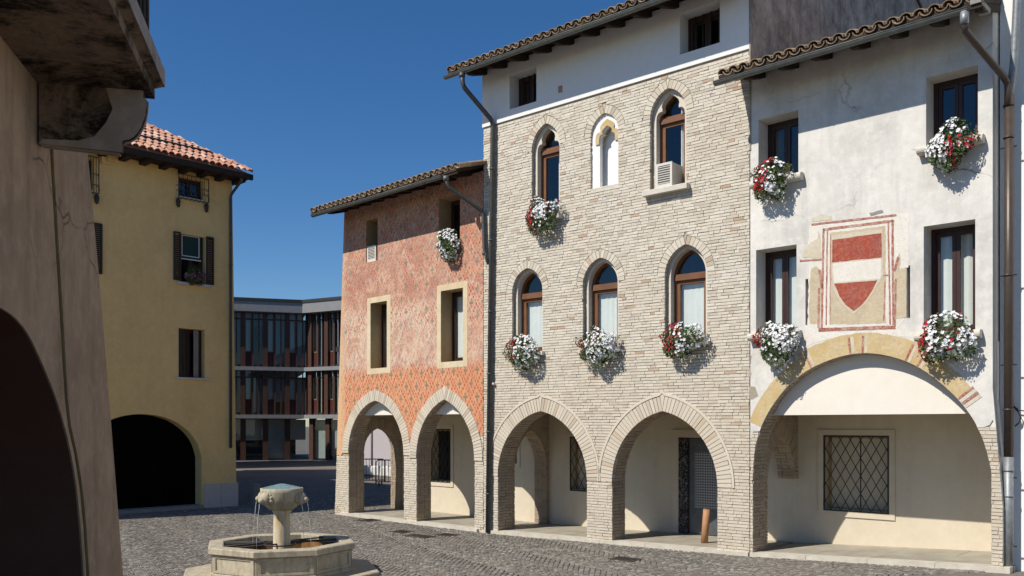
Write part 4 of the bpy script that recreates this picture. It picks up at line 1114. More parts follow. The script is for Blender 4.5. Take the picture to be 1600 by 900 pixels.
mbm.prism([rect(C1.jr, C2.jl, -0.3, zm + 0.02)], -0.019, -0.014, fS); mbm.prism([rect(C2.jr, -0.002, -0.3, zr_ + 0.02)], -0.019, -0.014, fS)
mbm.build('mortar_bed', M['mortar'], sh)
low = lambda u: zl - 0.02 if u < C1.jl + 0.3 else (zm + 0.1 if u < C2.jl + 0.3 else zr_)
emit(sh, lay(fS, -0.12, 2.4, lambda z: sL(z), -0.004, [C1.outline(0.285), C2.outline(0.285)], c1=-0.004, region=lambda u, z: z < low(u)), M['pale_brick'])
emit(sh, ring(fS, C1, 0.275, 0.012) + ring(fS, C2, 0.275, 0.012), M['arch_brick'], 'arch_brick')
emit(sh, soffit(fS, C1, -0.02, -TH) + soffit(fS, C2, -0.02, -TH), M['shaded_brick'], 'jamb_brick', 'jamb_brickwork', 300)
# lintel wall behind each arch
for c in (C1, C2):
    mb = MB(); mb.box(fS, c.jl, c.jr, S.Z(600, 648.5, -0.22), 3.3, -0.44, -0.22); mb.build('lintel', M['lintel_plaster'], sh)
# painted frames round the lower windows
for k in (0, 1):
    a, b, c, d = SW[k]; t = 0.15
    out = [(a - t, c - t), (b + t, c - t * 0.95), (b + t * 1.05, d + t), (a - t * 0.95, d + t * 0.95)]
    mb = MB(); mb.prism([out, rect(a, b, c, d)], 0.0005, 0.004, fS); mb.build('painted_frame', M['frame_cream'], sh)
    rect_window(sh, S, a - 0.02, b + 0.02, c, d, -0.36, 'dark_frame', 1, 0.06, True)
rect_window(sh, S, SW[2][0], SW[2][1], SW[2][2], SW[2][3], -0.40, 'dark_frame', 1, 0.05, False)
rect_window(sh, S, SW[3][0], SW[3][1], SW[3][2], SW[3][3], -0.40, 'dark_frame', 1, 0.05, False)
sze = 8.06
eave(sh, S, -5.95, -0.02, sze, ru0=-5.35, rafters=0.55, rd=(0.09, 0.12), gu=(-5.78, -0.48), pitch=0.30)
mb = MB(); mb.box(fS, -0.47, -0.03, sze + 0.03, sze + 0.12, 0.70, 0.79); mb.build('eave_board', M['old_wood'], sh)
shell(sh, S, -5.45, -0.02, zsT, 0.8, sze, 0.30, left_open='brown_render')
# hood beside the left eave
mb = MB(); ce = S.P(-5.5, 0, -0.3)
q = lambda a, b, c: S.P(-5.47 - a, c, -0.25 - b)
mb.hexa([q(0, 0, S.Z(538, 346)), q(0.55, 0.1, S.Z(538, 346) - 0.22), q(0.55, 0.9, S.Z(538, 346) - 0.22), q(0, 0.9, S.Z(538, 346))] + [q(0, 0, S.Z(538, 346) - 0.06), q(0.55, 0.1, S.Z(538, 346) - 0.25), q(0.55, 0.9, S.Z(538, 346) - 0.25), q(0, 0.9, S.Z(538, 346) - 0.06)])
mb.build('side_hood', M['zinc'], sh)
# end wall of the arcade with its own arch
e0 = -5.34
aL_, tL_ = side_hit(S, e0, 569); aR_, tR_ = side_hit(S, e0, 622.5); aM_, tM_ = side_hit(S, e0, 597)
cross_arch(sh, S, e0, 0.36, max(aL_, TH + 0.06), aR_, zat(704, tM_), zat(668, tM_), 2.95, -0.1, DEP + 0.3)
gs = (S.U(673, 710, -DEP), S.U(705, 710, -DEP), S.Z(690, 754, -DEP), S.Z(690, 670, -DEP))
gs2 = (S.U(783, 710, -DEP), S.U(808.5, 710, -DEP), S.Z(800, 724, -DEP), S.Z(800, 668, -DEP))
arcade_back(sh, S, e0 - 0.0, 0.10, 3.0, [gs, gs2], 2.95)
arcade_window(sh, S, *gs, shut=False); arcade_window(sh, S, *gs2)
p0 = S.L(697, 272, 0.8); p1 = S.L(699, 291, 0.8); p2 = S.L(755, 331, 0.07); p3 = S.L(757, 396, 0.07)
pj = B.L(763.5, 412, 0.09)
pipe(sh, [S.P(p0[0], sze - 0.02, 0.8), S.P(p1[0], p1[1], 0.8), S.P(p2[0], p2[1], 0.07), S.P(p3[0], p3[1], 0.07), B.P(pj[0], pj[1], 0.09)], 0.042, 'dark_pipe')
collar(sh, S.P(p0[0], sze - 0.08, 0.8), 0.07, 'zinc', 0.10); collar(sh, S.P(p3[0], p3[1], 0.07), 0.055, 'dark_pipe', 0.05)

# ================================================================== white house
wh = thing('white_house', W.P(2, 0.1, 0), 'white plastered house with a faded red and white shield over one wide arch', 'house')
fW = W.f()
arch_px = [(1176, 744), (1179, 694), (1189, 667), (1203, 639), (1228, 605), (1261, 578), (1297, 561.7), (1330.6, 552.5), (1358, 551), (1400, 558), (1435.6, 573), (1457.8, 589), (1480, 606.7), (1502, 629), (1517.8, 649), (1529, 669), (1537.8, 689), (1543, 706), (1549, 736.7)]
ap = [W.L(*p) for p in arch_px]
WA = polyarc(ap, -0.3, ap[0][0], ap[-1][0])
wR = W.U(1551, 300); wRb = W.U(1567, 880)
def rE(z): return wR if z > 3.0 else wRb + (wR - wRb) * max(0, (z - 1.2) / 1.8)
wT = 8.76
def ww(x0, x1, zh, xs, ys): return (W.U(x0, 300), W.U(x1, 300), W.Z(xs, ys), zh)
WW = [ww(1185, 1247.5, 7.90, 1248, 272), ww(1447, 1528, 7.90, 1528, 214), ww(1181.4, 1244.6, 5.58, 1246, 517), ww(1443.3, 1523.9, 5.57, 1524, 516)]
slit = [(W.U(1258.5, 460), W.U(1263.5, 460), W.Z(1260, 508), W.Z(1260, 436)), (W.U(1416.5, 460), W.U(1422, 460), W.Z(1418, 497), W.Z(1418, 415))]
holes = [rect(*w) for w in WW + slit]
body = [(0.005, -0.3)] + WA.grow(0.012) + [(rE(-0.3), -0.3), (rE(1.2), 1.2), (wR, 3.0), (wR, wT), (0.005, wT)]
mb = MB(); mb.prism([body] + holes, -TH, -0.02, fW); mb.build('wall', M['white_plaster'], wh)
# plaster coat with ragged lower edges where the brick shows
lo = [W.L(*p) for p in [(1163, 682), (1170, 684), (1172, 678), (1175, 672)]]
g = WA.grow(0.004)[1:-1]
zA, zB = W.Z(1180, 676), W.Z(1533, 672)
gg = [p for k, p in enumerate(g) if (p[1] > zA if k < 45 else p[1] > zB)]
hiR = [W.L(*p) for p in [(1536, 668), (1546, 664), (1551, 656), (1556, 668), (1562, 690)]]
coat = [(0.005, zA - 0.12), (0.03, zA - 0.1), (0.06, zA + 0.02)] + gg + [(p[0], p[1]) for p in hiR[:4]] + [(rE(hiR[4][1]), hiR[4][1]), (wR, 3.0), (wR, wT), (0.005, wT)]
mb = MB(); mb.prism([coat] + holes, -0.0195, 0.0, fW); mb.build('plaster_coat', M['white_plaster'], wh)
mb = MB(); mb.prism([[(WA.jr, -0.3)] + [p for p in g if p[0] > 2.5 and p[1] < zB + 0.05][::-1] + [(wR - 0.02, zB + 0.05), (rE(1.2), 1.2), (rE(-0.3), -0.3)]], -0.019, -0.014, fW); mb.build('mortar_bed', M['mortar'], wh)
bl = lay(fW, -0.05, zB + 0.05, WA.jr - 0.3, lambda z: rE(z) - 0.003, [WA.path()], c1=-0.004, region=lambda u, z: u > WA.jr - 0.2)
bl += lay(fW, -0.05, zA + 0.0, 0.0, lambda z: WA.jl + 0.3, [[(WA.jl, -0.3)] + WA.pts + [(9, WA.pts[-1][1]), (9, -0.3)]], c1=-0.002, region=lambda u, z: u < 0.6)
emit(wh, bl, M['pale_brick'])
emit(wh, soffit(fW, WA, -0.02, -TH), M['shaded_brick'], 'jamb_brick', 'jamb_brickwork', 300)
mb = MB(); mb.box(fW, WA.jl - 0.03, WA.jr + 0.03, 2.625, 3.72, -0.44, -0.21); mb.build('lintel', M['lintel_plaster'], wh)
for k, w_ in enumerate(WW):
    rect_window(wh, W, *w_, -0.36, 'dark_frame', 2, 0.07, k >= 2)
    sill(wh, W, w_[0] - 0.10, w_[1] + 0.10, w_[2] - 0.06, 0.16, -0.40, 0.13, 'pale_stone', True)
mb = MB(); mb.box(fW, *slit[1][:2], slit[1][2], slit[1][3], -0.2, -0.10); mb.build('slit_lining', M['brown_frame'], wh)
mb = MB(); mb.box(fW, *slit[0][:2], slit[0][2], slit[0][3], -0.2, -0.13); mb.build('slit_lining', M['reveal_plaster'], wh)
# cross arch and back wall
aRw, tRw = side_hit(W, 0.03, 1266)
cross_arch(wh, W, 0.03, 0.36, 0.62, DEP - 0.13, zat(746, tRw), 2.24, 2.9, 0.1, DEP, 0.26, False)
gw = (W.U(1287, 740, -DEP), W.U(1390, 740, -DEP), W.Z(1330, 800, -DEP), W.Z(1330, 680, -DEP))
arcade_back(wh, W, -0.4, 4.6, 3.0, [gw], 2.9); arcade_window(wh, W, *gw)
wze = 8.45
eave(wh, W, -0.26, 4.0, wze, ru0=0.25, rafters=0.62, rd=(0.11, 0.13), gu=(-0.26, 3.84))
mb = MB(); mb.box(fW, 3.86, 4.0, wze + 0.04, wze + 0.11, 0.3, 0.80); mb.build('eave_board', M['grey_stone'], wh)
shell(wh, W, 0.005, wR, wT, 0.8, wze)
mb = MB(); mb.box(fW, wRb + 0.03, wRb + 0.3, -0.3, 2.95, -DEP - 0.3, -TH - 0.004); mb.build('arcade_end_wall', M['cream_plaster'], wh)
p0 = W.L(1507, 18, 0.8); p1 = W.L(1506, 46, 0.8); p2 = W.L(1575, 128, -0.10); 
pipe(wh, [W.P(p0[0], wze - 0.02, 0.8), W.P(p1[0], p1[1], 0.8), W.P(p2[0], p2[1], -0.10), W.P(p2[0], p2[1] - 0.35, -0.10)], 0.05, 'brown_metal')
collar(wh, W.P(p0[0], wze - 0.13, 0.8), 0.06, 'galvanised', 0.18)
# fresco: painted plaster over the arch
def paint(pxs, mat, lift, name='fresco', closed=True, wob=0.0):
    P = [W.L(*p) for p in pxs]
    if wob:
        Q = []
        for k in range(len(P)):
            a, b = np.array(P[k]), np.array(P[(k + 1) % len(P)]); m = max(1, int(np.linalg.norm(b - a) / 0.06))
            for t in range(m): Q.append(tuple(a + (b - a) * t / m + np.array([random.uniform(-wob, wob), random.uniform(-wob, wob)])))
        P = Q
    mb = MB(); mb.prism([P], lift - 0.0015, lift, fW, back=False); return mb.build(name, M[mat], wh)
def bar(x0, y0, x1, y1, t, mat, lift):
    dx, dy = x1 - x0, y1 - y0; l = sqrt(dx * dx + dy * dy); nx, ny = -dy / l * t / 2, dx / l * t / 2
    return paint([(x0 + nx, y0 + ny), (x1 + nx, y1 + ny), (x1 - nx, y1 - ny), (x0 - nx, y0 - ny)], mat, lift, 'painted_band', wob=0.004)
paint([(1266, 352), (1402, 333), (1420, 332), (1420, 417), (1402, 420), (1404, 470), (1414, 500), (1400, 514), (1440, 520), (1436, 528), (1400, 526), (1300, 528), (1262, 540), (1245, 560), (1240, 545), (1262, 516), (1264, 420), (1262, 400)], 'fresco_white', 0.002, 'plaster_patch', wob=0.012)
paint([(1284, 356), (1397, 342), (1399, 512), (1280, 518)], 'fresco_white', 0.004, wob=0.008)
paint([(1297, 364), (1384, 353), (1384, 505), (1297, 507)], 'fresco_tan', 0.006, wob=0.008)
paint([(1253, 402), (1256, 390), (1266, 380), (1277, 372), (1279, 360), (1283, 375), (1284, 404)], 'fresco_cream', 0.005, wob=0.01)
paint([(1265, 440), (1268, 422), (1275, 415), (1281, 420), (1284, 440), (1281, 505), (1265, 506)], 'fresco_tan', 0.005, wob=0.008)
paint([(1397, 425), (1400, 405), (1406, 396), (1407, 412), (1404, 422), (1416, 417), (1416, 496), (1399, 498)], 'fresco_tan', 0.005, wob=0.006)
paint([(1268, 340), (1284, 334), (1290, 338), (1300, 336), (1301, 343), (1268, 347)], 'fresco_cream', 0.004, wob=0.012)
paint([(1359, 333), (1379, 328), (1380, 333), (1360, 337)], 'grey_stone', 0.005, wob=0.008)
for a in [(1268, 351, 1401, 336, 3.2), (1250, 407.5, 1285, 405.5, 2.6), (1286, 359, 1397, 345, 4), (1287, 357, 1284, 514, 3.2), (1293, 360, 1291, 508, 2.0), (1298, 366, 1297, 506, 1.2), (1394.5, 343, 1396, 508, 3.4), (1388, 346, 1391, 507, 2.6), (1383, 440, 1381, 502, 1.8), (1279, 515.5, 1399, 511, 5.5), (1280, 450, 1279, 512, 3.2), (1400, 436, 1398, 510, 3.2), (1281, 422, 1284, 450, 4), (1398, 424, 1404, 402, 4), (1297, 437, 1304, 436, 2), (1376, 431, 1388, 430, 2)]:
    bar(*a, 'fresco_rust', 0.0075)
paint([(1300, 368), (1379, 358), (1380, 430), (1374, 440), (1364, 458), (1352, 475), (1334, 491), (1316, 476), (1306, 460), (1300, 444)], 'fresco_cream', 0.0085, 'shield', wob=0.004)
paint([(1301, 375), (1378, 364), (1378, 402.5), (1300.5, 410)], 'fresco_red', 0.0105, 'shield_chief', wob=0.005)
paint([(1301, 412), (1377.5, 404.5), (1376, 436), (1303, 442)], 'fresco_white', 0.0103, 'shield_bar', wob=0.004)
paint([(1303.5, 443.5), (1371, 438), (1364, 453), (1355, 467), (1345, 478), (1334, 486), (1322, 477), (1312, 463)], 'fresco_red', 0.0105, 'shield_point', wob=0.004)
# painted voussoirs of the wide arch: ochre blocks with red and white joints
rs = resample(WA.h[0], 0.10)
nn_ = len(rs) - 1; d = MB()
def blockp(i, j, T0, T1, mat, lift, name):
    P = []
    for k in range(i, j + 1): P.append(tuple(rs[k][0] + rs[k][1] * (0.006 + random.uniform(0, 0.004))))
    for k in range(j, i - 1, -1): P.append(tuple(rs[k][0] + rs[k][1] * (T1 + random.uniform(-0.012, 0.012))))
    mb = MB(); mb.prism([P], lift - 0.002, lift, fW, back=False); return mb.build(name, M[mat], wh)
i0 = next(k for k in range(len(rs)) if rs[k][0][1] > W.Z(1180, 668)); i1 = next(k for k in range(len(rs) - 1, 0, -1) if rs[k][0][1] > W.Z(1507, 632))
k = i0; reds = []
while k < i1:
    j = min(k + random.choice((3, 4, 5)), i1); blockp(k, j, 0, 0.34 if abs(k - (i0 + i1) / 2) < 12 else 0.27, 'fresco_ochre', 0.004, 'painted_voussoir')
    k = j
for x, y in ((1268, 573), (1333, 551), (1352, 551), (1415, 565), (1434, 573), (1494, 622), (1505, 632)):
    q = np.array(W.L(x, y)); kk = min(range(len(rs)), key=lambda k: np.linalg.norm(rs[k][0] - q)); p, m = rs[kk]; t = np.array([m[1], -m[0]])
    for off, mt, hw in ((0, 'fresco_rust', 0.016), (0.055, 'fresco_cream', 0.022)):
        P = [tuple(p + t * (off - hw) + m * 0.012), tuple(p + t * (off + hw) + m * 0.012), tuple(p + t * (off + hw * 1.2) + m * 0.29), tuple(p + t * (off - hw * 1.2) + m * 0.29)]
        mb = MB(); mb.prism([P], 0.0042, 0.0062, fW, back=False); mb.build('painted_joint', M[mt], wh)
# plaster losses near the left edge
for pxs in ([(1164, 618), (1169, 602), (1180, 604), (1184, 618), (1176, 624), (1166, 624)], [(1168, 582), (1172, 574), (1174, 584), (1170, 590)], [(1170, 560), (1174, 556), (1173, 568)]):
    paint(pxs, 'grey_render' if pxs[0][1] < 600 else 'mortar', 0.003, 'plaster_loss', wob=0.006)
# ================================================================== neighbour on the right
nh = thing('neighbour_house', W.P(7, 0.2, -1), 'smooth white rendered house wall at the right edge of the photo', 'house')
mb = MB(); mb.box(fW, wR + 0.02, 11.0, -0.3, 11.5, -6.0, -0.32); mb.build('wall', M['clean_plaster'], nh)
mb = MB(); mb.box(fW, wR + 0.02, 11.2, 11.5, 11.65, -6.2, 0.2); mb.build('roof', M['old_wood'], nh)
for k in range(4):
    a = 5.6 + k * 1.4
    rect_window(nh, W, a, a + 0.8, 5.0, 6.5, -0.29, 'dark_frame', 2, 0.07, True)
q0, q1 = W.L(1577, 160, -0.14), W.L(1576, 889, -0.14)
zc = W.Z(1576, 716, -0.14)
pipe(nh, [W.P(q0[0], q0[1] + 0.1, -0.14), W.P(q1[0], zc, -0.14)], 0.066, 'brown_metal')
pipe(nh, [W.P(q1[0], zc + 0.02, -0.14), W.P(q1[0], 0.2, -0.14)], 0.070, 'galvanised')
q2 = W.L(1584, 100, -0.14); q3 = W.L(1589, 5, -0.14)
pipe(nh, [W.P(q0[0], q0[1] + 0.06, -0.14), W.P(q2[0], q2[1], -0.14), W.P(q3[0] , q3[1], -0.14), W.P(q3[0] + 0.02, 11.4, -0.14)], 0.055, 'galvanised')
for yy in (165, 215, 430, 640, 735, 775):
    collar(nh, W.P(q1[0], W.Z(1576, yy, -0.14), -0.14), 0.078, 'brown_metal' if yy < 700 else 'galvanised', 0.025)
for yy in (230, 430, 570, 746, 853):
    z = W.Z(1576, yy, -0.14); mb = MB(); mb.tube([W.P(q1[0] - 0.11, z, -0.14), W.P(q1[0] + 0.11, z, -0.14)], 0.012, 6); mb.build('pipe_clamp', M['iron'], nh)
pts = [W.L(*p, -0.25) for p in [(1583, 634), (1590, 642), (1595, 652), (1593, 660), (1586, 666)]]
mb = MB(); mb.tube([W.P(a, b, -0.25) for a, b in pts], 0.012, 6); mb.build('cable', M['shutter_paint'], nh)
pts = [W.L(*p, -0.25) for p in [(1583, 634), (1592, 641), (1600, 642), (1615, 640)]]
mb = MB(); mb.tube([W.P(a, b, -0.25) for a, b in pts], 0.010, 6); mb.build('cable', M['shutter_paint'], nh)

# ================================================================== yellow house
yh = thing('yellow_house', Yp.P(-2, 0, 0), 'ochre yellow house in shade with orange tiled roof and dark archway', 'house')
fY = Yp.f(); yT = 10.1; yL = -9.0
yr = lambda z: Yp.U(370, 790) + (Yp.U(362.5, 270) - Yp.U(370, 790)) * z / 10
arc_px = [(315, 715), (311, 697), (303, 683), (290, 669), (272, 657), (250, 649.5), (225, 646.5)]
ar = [Yp.L(*p) for p in arc_px]; mid = ar[-1][0] - 0.05
pts = [(2 * mid - p[0], p[1]) for p in ar] + ar[::-1]
YA = polyarc(pts, -0.3, pts[0][0], pts[-1][0])
yw = lambda x0, x1, y0, y1: (Yp.U(x0, (y0 + y1) / 2), Yp.U(x1, (y0 + y1) / 2), Yp.Z((x0 + x1) / 2, y1), Yp.Z((x0 + x1) / 2, y0))
YW = [yw(278.5, 318, 279, 309), yw(282, 321, 368, 442), yw(279, 320, 514, 590), yw(125, 146, 247, 296), yw(112, 144, 347, 424)]
poly = [(yL, -0.3)] + YA.path() + [(yr(0), -0.3), (yr(10), yT), (yL, yT)]
mb = MB(); mb.prism([poly] + [rect(*w) for w in YW], -0.4, 0.0, fY); mb.build('wall', M['yellow_plaster'], yh)
DY = 20.0
mb = MB(); mb.box(fY, yL, yL + 0.3, -0.3, yT, -DY, -0.405); mb.build('side_wall', M['yellow_plaster'], yh)
mb = MB(); mb.box(fY, yr(10) - 0.35, yr(10) - 0.02, -0.3, yT, -DY, -0.405); mb.build('side_wall', M['yellow_plaster'], yh)
mb = MB(); mb.box(fY, yL + 0.31, yr(10) - 0.36, -0.3, yT, -DY, -DY + 0.3); mb.build('back_wall', M['yellow_plaster'], yh)
# doors just inside the archway, the unlit passage's dark put into their colour
mb = MB(); mb.box(fY, YA.jl - 0.3, YA.jr + 0.3, -0.3, 3.4, -0.85, -0.42); mb.build('archway_doors', M['unlit_black'], yh)
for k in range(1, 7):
    u = YA.jl + (YA.jr - YA.jl) * k / 7; mb = MB(); mb.box(fY, u - 0.015, u + 0.015, 0.15, 2.9, -0.421, -0.412); mb.build('door_batten', M['unlit_black'], yh)
mb = MB(); mb.box(fY, YA.jl - 0.02, YA.jr + 0.0, -0.2, 0.10, -0.41, 0.10); mb.build('threshold', M['grey_stone'], yh)
pz = Yp.Z(345, 755); a0 = Yp.U(319, 770, 0.03); a1 = Yp.U(346, 770, 0.03); a2 = yr(0) + 0.03
for a, b in ((a0, a1 - 0.004), (a1 + 0.004, a2)):
    mb = MB(); mb.box(fY, a, b, -0.3, pz, 0.001, 0.035); mb.build('plinth_block', M['plinth_stone'], yh)
# windows
def cage(w):
    f = fY; a, b, c, d = w; g = wframe(f, [rect(a - 0.06, b + 0.10, c - 0.10, d + 0.05), rect(a - 0.04, b + 0.08, c - 0.08, d + 0.03)], 0.13, 0.15, 'iron', yh, 'window_cage')
    mb = MB()
    for k in range(8):
        u = a - 0.05 + (b - a + 0.14) * k / 7; mb.tube([Yp.P(u, d + 0.04, 0.0), Yp.P(u, d + 0.04, 0.14), Yp.P(u, c + 0.12, 0.14), Yp.P(u, c + 0.0, 0.19), Yp.P(u, c - 0.09, 0.14), Yp.P(u, c - 0.09, 0.0)], 0.008, 5)
    for z in (c + 0.13, (c + d) / 2): mb.tube([Yp.P(a - 0.06, z, 0.0), Yp.P(a - 0.06, z, 0.145), Yp.P(b + 0.10, z, 0.145), Yp.P(b + 0.10, z, 0.0)], 0.009, 5)
    mb.build('bars', M['iron'], g)
    for u in (a - 0.03, b + 0.06):
        mb = MB(); mb.lathe([(0.0, 0), (0.05, -0.03), (0.07, -0.10), (0.05, -0.17), (0.06, -0.2), (0.03, -0.26), (0.0, -0.28)], Yp.P(u, c - 0.09, 0.07), 10); mb.build('finial', M['iron'], g)
for k, w_ in enumerate(YW):
    if k in (0, 3): rect_window(yh, Yp, *w_, -0.18, 'dark_frame', 2, 0.05, False); cage(w_)
sill(yh, Yp, YW[0][0] - 0.1, YW[0][1] + 0.12, YW[0][2] - 0.04, 0.05, -0.2, 0.06)
fr = rect_window(yh, Yp, *YW[1], -0.18, 'dark_frame', 2, 0.05, False)
def shutter(u0, u1, z0, z1, w0=0.02, w1=0.06):
    s_ = wframe(fY, [rect(u0, u1, z0, z1), rect(u0 + 0.04, u1 - 0.04, z0 + 0.05, z1 - 0.05)], w0, w1, 'shutter_paint', yh, 'shutter')
    z = z0 + 0.06
    while z < z1 - 0.08:
        mb = MB(); mb.hexa([Yp.P(u0 + 0.04, z, w1 - 0.004), Yp.P(u1 - 0.04, z, w1 - 0.004), Yp.P(u1 - 0.04, z + 0.035, w0 + 0.012), Yp.P(u0 + 0.04, z + 0.035, w0 + 0.012)] + [Yp.P(u0 + 0.04, z - 0.008, w1 - 0.01), Yp.P(u1 - 0.04, z - 0.008, w1 - 0.01), Yp.P(u1 - 0.04, z + 0.027, w0 + 0.004), Yp.P(u0 + 0.04, z + 0.027, w0 + 0.004)]); mb.build('slat', M['shutter_paint'], s_); z += 0.055
shutter(Yp.U(270.5, 400), Yp.U(281.5, 400), YW[1][2] + 0.02, YW[1][3] + 0.03); shutter(Yp.U(321.5, 410), Yp.U(333, 410), YW[1][2] + 0.0, YW[1][3] + 0.03)
shutter(Yp.U(144.5, 385), Yp.U(159, 385), YW[4][2] - 0.02, YW[4][3] + 0.03)
rect_window(yh, Yp, *YW[4], -0.18, 'dark_frame', 2, 0.05, False)
# raised green blind with white border
g0 = (YW[1][0] + 0.02, YW[1][1] - 0.10, Yp.Z(298, 404), YW[1][3] - 0.01)
mb = MB(); mb.box(fY, *g0[:2], g0[2], g0[3], -0.10, -0.08); gp = mb.build('blind_panel', M['green_panel'], yh)
wframe(fY, [rect(g0[0] + 0.05, g0[1] - 0.05, g0[2] + 0.06, g0[3] - 0.0), rect(g0[0] + 0.075, g0[1] - 0.075, g0[2] + 0.085, g0[3] + 0.0 - 0.02)], -0.079, -0.075, 'white_paint', gp, 'border')
mb = MB(); mb.box(fY, g0[0], g0[1], g0[2] - 0.035, g0[2] - 0.003, -0.09, -0.07); mb.build('bottom_rail', M['white_paint'], gp)
sill(yh, Yp, YW[1][0] - 0.12, YW[1][1] + 0.14, YW[1][2] - 0.05, 0.08, -0.2, 0.08)
fr = rect_window(yh, Yp, *YW[2], -0.22, 'dark_frame', 2, 0.05, False)
for a, b, m in ((YW[2][0] + 0.02, YW[2][0] + 0.2, 'shutter_paint'), (YW[2][0] + 0.47, YW[2][0] + 0.66, 'grey_stone')):
    mb = MB(); mb.hexa([Yp.P(a, YW[2][2] + 0.02, -0.02), Yp.P(b, YW[2][2] + 0.02, -0.12), Yp.P(b, YW[2][3] - 0.02, -0.12), Yp.P(a, YW[2][3] - 0.02, -0.02)] + [Yp.P(a, YW[2][2] + 0.02, -0.05), Yp.P(b, YW[2][2] + 0.02, -0.15), Yp.P(b, YW[2][3] - 0.02, -0.15), Yp.P(a, YW[2][3] - 0.02, -0.05)]); mb.build('inner_shutter', M[m], yh)
sill(yh, Yp, YW[2][0] - 0.1, YW[2][1] + 0.16, YW[2][2] - 0.03, 0.07, -0.2, 0.06)
u, z = Yp.L(165, 249, 0.05); mb = MB(); mb.box(fY, u - 0.11, u + 0.11, z - 0.13, z + 0.13, 0.0, 0.08); vb = mb.build('vent_box', M['yellow_plaster'], yh)
for k in range(4):
    mb = MB(); mb.box(fY, u - 0.02, u + 0.08, z - 0.06 + k * 0.04, z - 0.045 + k * 0.04, 0.081, 0.09); mb.build('vent_slat', M['reveal_plaster'], vb)
# hipped roof
ov = 0.6; cu, cz, _ = Yp.hit(393, 273, ov); tn = 0.62; yT2 = cz
HT = 5.2
mb = MB()
A = Yp.P(yL - 0.6, cz, ov); Bq = Yp.P(cu, cz, ov); Cq = Yp.P(cu - HT, cz + HT * tn, ov - HT); Dq = Yp.P(yL - 0.6, cz + HT * tn, ov - HT)
E_ = Yp.P(cu, cz, -DY - ov); Fq = Yp.P(cu - HT, cz + HT * tn, -DY - ov + HT); G_ = Yp.P(yL - 0.6, cz, -DY - ov); H_ = Yp.P(yL - 0.6, cz + HT * tn, -DY - ov + HT)
mb.quad([A, Bq, Cq, Dq], 0.3); mb.quad([Bq, E_, Fq, Cq], 0.3); mb.quad([Dq, Cq, Fq, H_], 0.3); mb.quad([H_, Fq, E_, G_], 0.3)
mb.build('roof', M['orange_tile'], yh)
mb = MB(); mb.box(fY, yL - 0.5, cu - 0.02, cz - 0.13, cz - 0.02, -DY - ov, ov - 0.02); mb.build('eave_boards', M['old_wood'], yh)
mb = MB(); mb.box(fY, yL - 0.6, cu + 0.02, cz - 0.17, cz - 0.01, ov - 0.018, ov + 0.07); mb.build('gutter', M['old_wood'], yh)
u = -4.6
while u < cu - 0.2:
    mb = MB(); mb.box(fY, u - 0.09, u + 0.09, cz - 0.24, cz - 0.132, 0.0, ov - 0.08); mb.build('rafter', M['old_wood'], yh); u += 0.56
up = Vector(Yp.P(0, tn, -1)) - Vector(Yp.P(0, 0, 0)); ac = Vector(Yp.P(1, 0, 0)) - Vector(Yp.P(0, 0, 0)); sl = up.length
cnt = 0; restm = MB()
for r in range(0, 16):
    t = r * 0.33
    w = ov + 0.05 - t / sl; z = cz + 0.04 + (t / sl) * tn
    u = cu - max(0, ov - w) - 0.08
    while u > -4.9:
        x, y = proj(Yp.P(u, z, w))
        if x > 120: put_tile(yh, Yp.P(u, z + 0.02, w), up, ac, 1, False, 0.0, 0.006, 0.02); cnt += 1
        u -= 0.20
rt = [Yp.P(cu - t, cz + t * tn + 0.06, ov - t) for t in np.linspace(0, HT, 26)]
hv = (Vector(rt[1]) - Vector(rt[0])).normalized(); hx = hv.cross(Vector((0, 0, 1))).normalized()
for p in rt[:-1]: put_tile(yh, Vector(p), hv, hx, 1, False, 0.03, 0.004, 0.02)
t = 0.75; mb = MB(); mb.tube([Yp.P(-5, cz + 0.17 + t * tn, ov - t), Yp.P(cu - t - 0.15, cz + 0.17 + t * tn, ov - t)], 0.035, 6); mb.build('roof_line', M['iron'], yh)  # dark tube drawn as a line across the roof slope
p0 = Yp.L(377, 277, ov); p1 = Yp.L(360.5, 305, 0.07); p2 = Yp.L(360.5, 700, 0.07)
pipe(yh, [Yp.P(p0[0], cz - 0.15, ov), Yp.P(p0[0], cz - 0.25, ov), Yp.P(p1[0], p1[1], 0.07), Yp.P(p1[0], p2[1], 0.07)], 0.042, 'dark_pipe')
for yy in (415, 550): collar(yh, Yp.P(p1[0], Yp.Z(360, yy), 0.07), 0.052, 'dark_pipe', 0.04)
# unseen houses added behind it to cast shade across the ground
def shadow_house(r, x0, x1, y0, y1, h):
    f = lambda a, b, c: (a, c, b); mb = MB(); mb.box(f, x0, x1, -0.3, h, y1, y0); w0 = mb.build('shadow_house', M['yellow_plaster'], r)
    mb = MB(); m = (x0 + x1) / 2; mb.prism([[(x0 - 0.4, h), (x1 + 0.4, h), (m, h + 1.6)]], y0 - 0.4, y1 + 0.4, f); mb.build('roof', M['orange_tile'], w0)
    for k in range(3):
        for z in (1.0, 4.2, 7.2):
            mb = MB(); yy = y0 + (y1 - y0) * (k + 0.5) / 3; mb.box(f, x1 - 0.05, x1 + 0.03, z, z + 1.5, yy - 0.45, yy + 0.45); mb.build('window', M['shutter_paint'], w0)
shadow_house(yh, -22.0, -14.7, 36.0, 43.4, 9.4)
shadow_house(yh, -24.4, -18.0, 48.6, 56.0, 9.8)

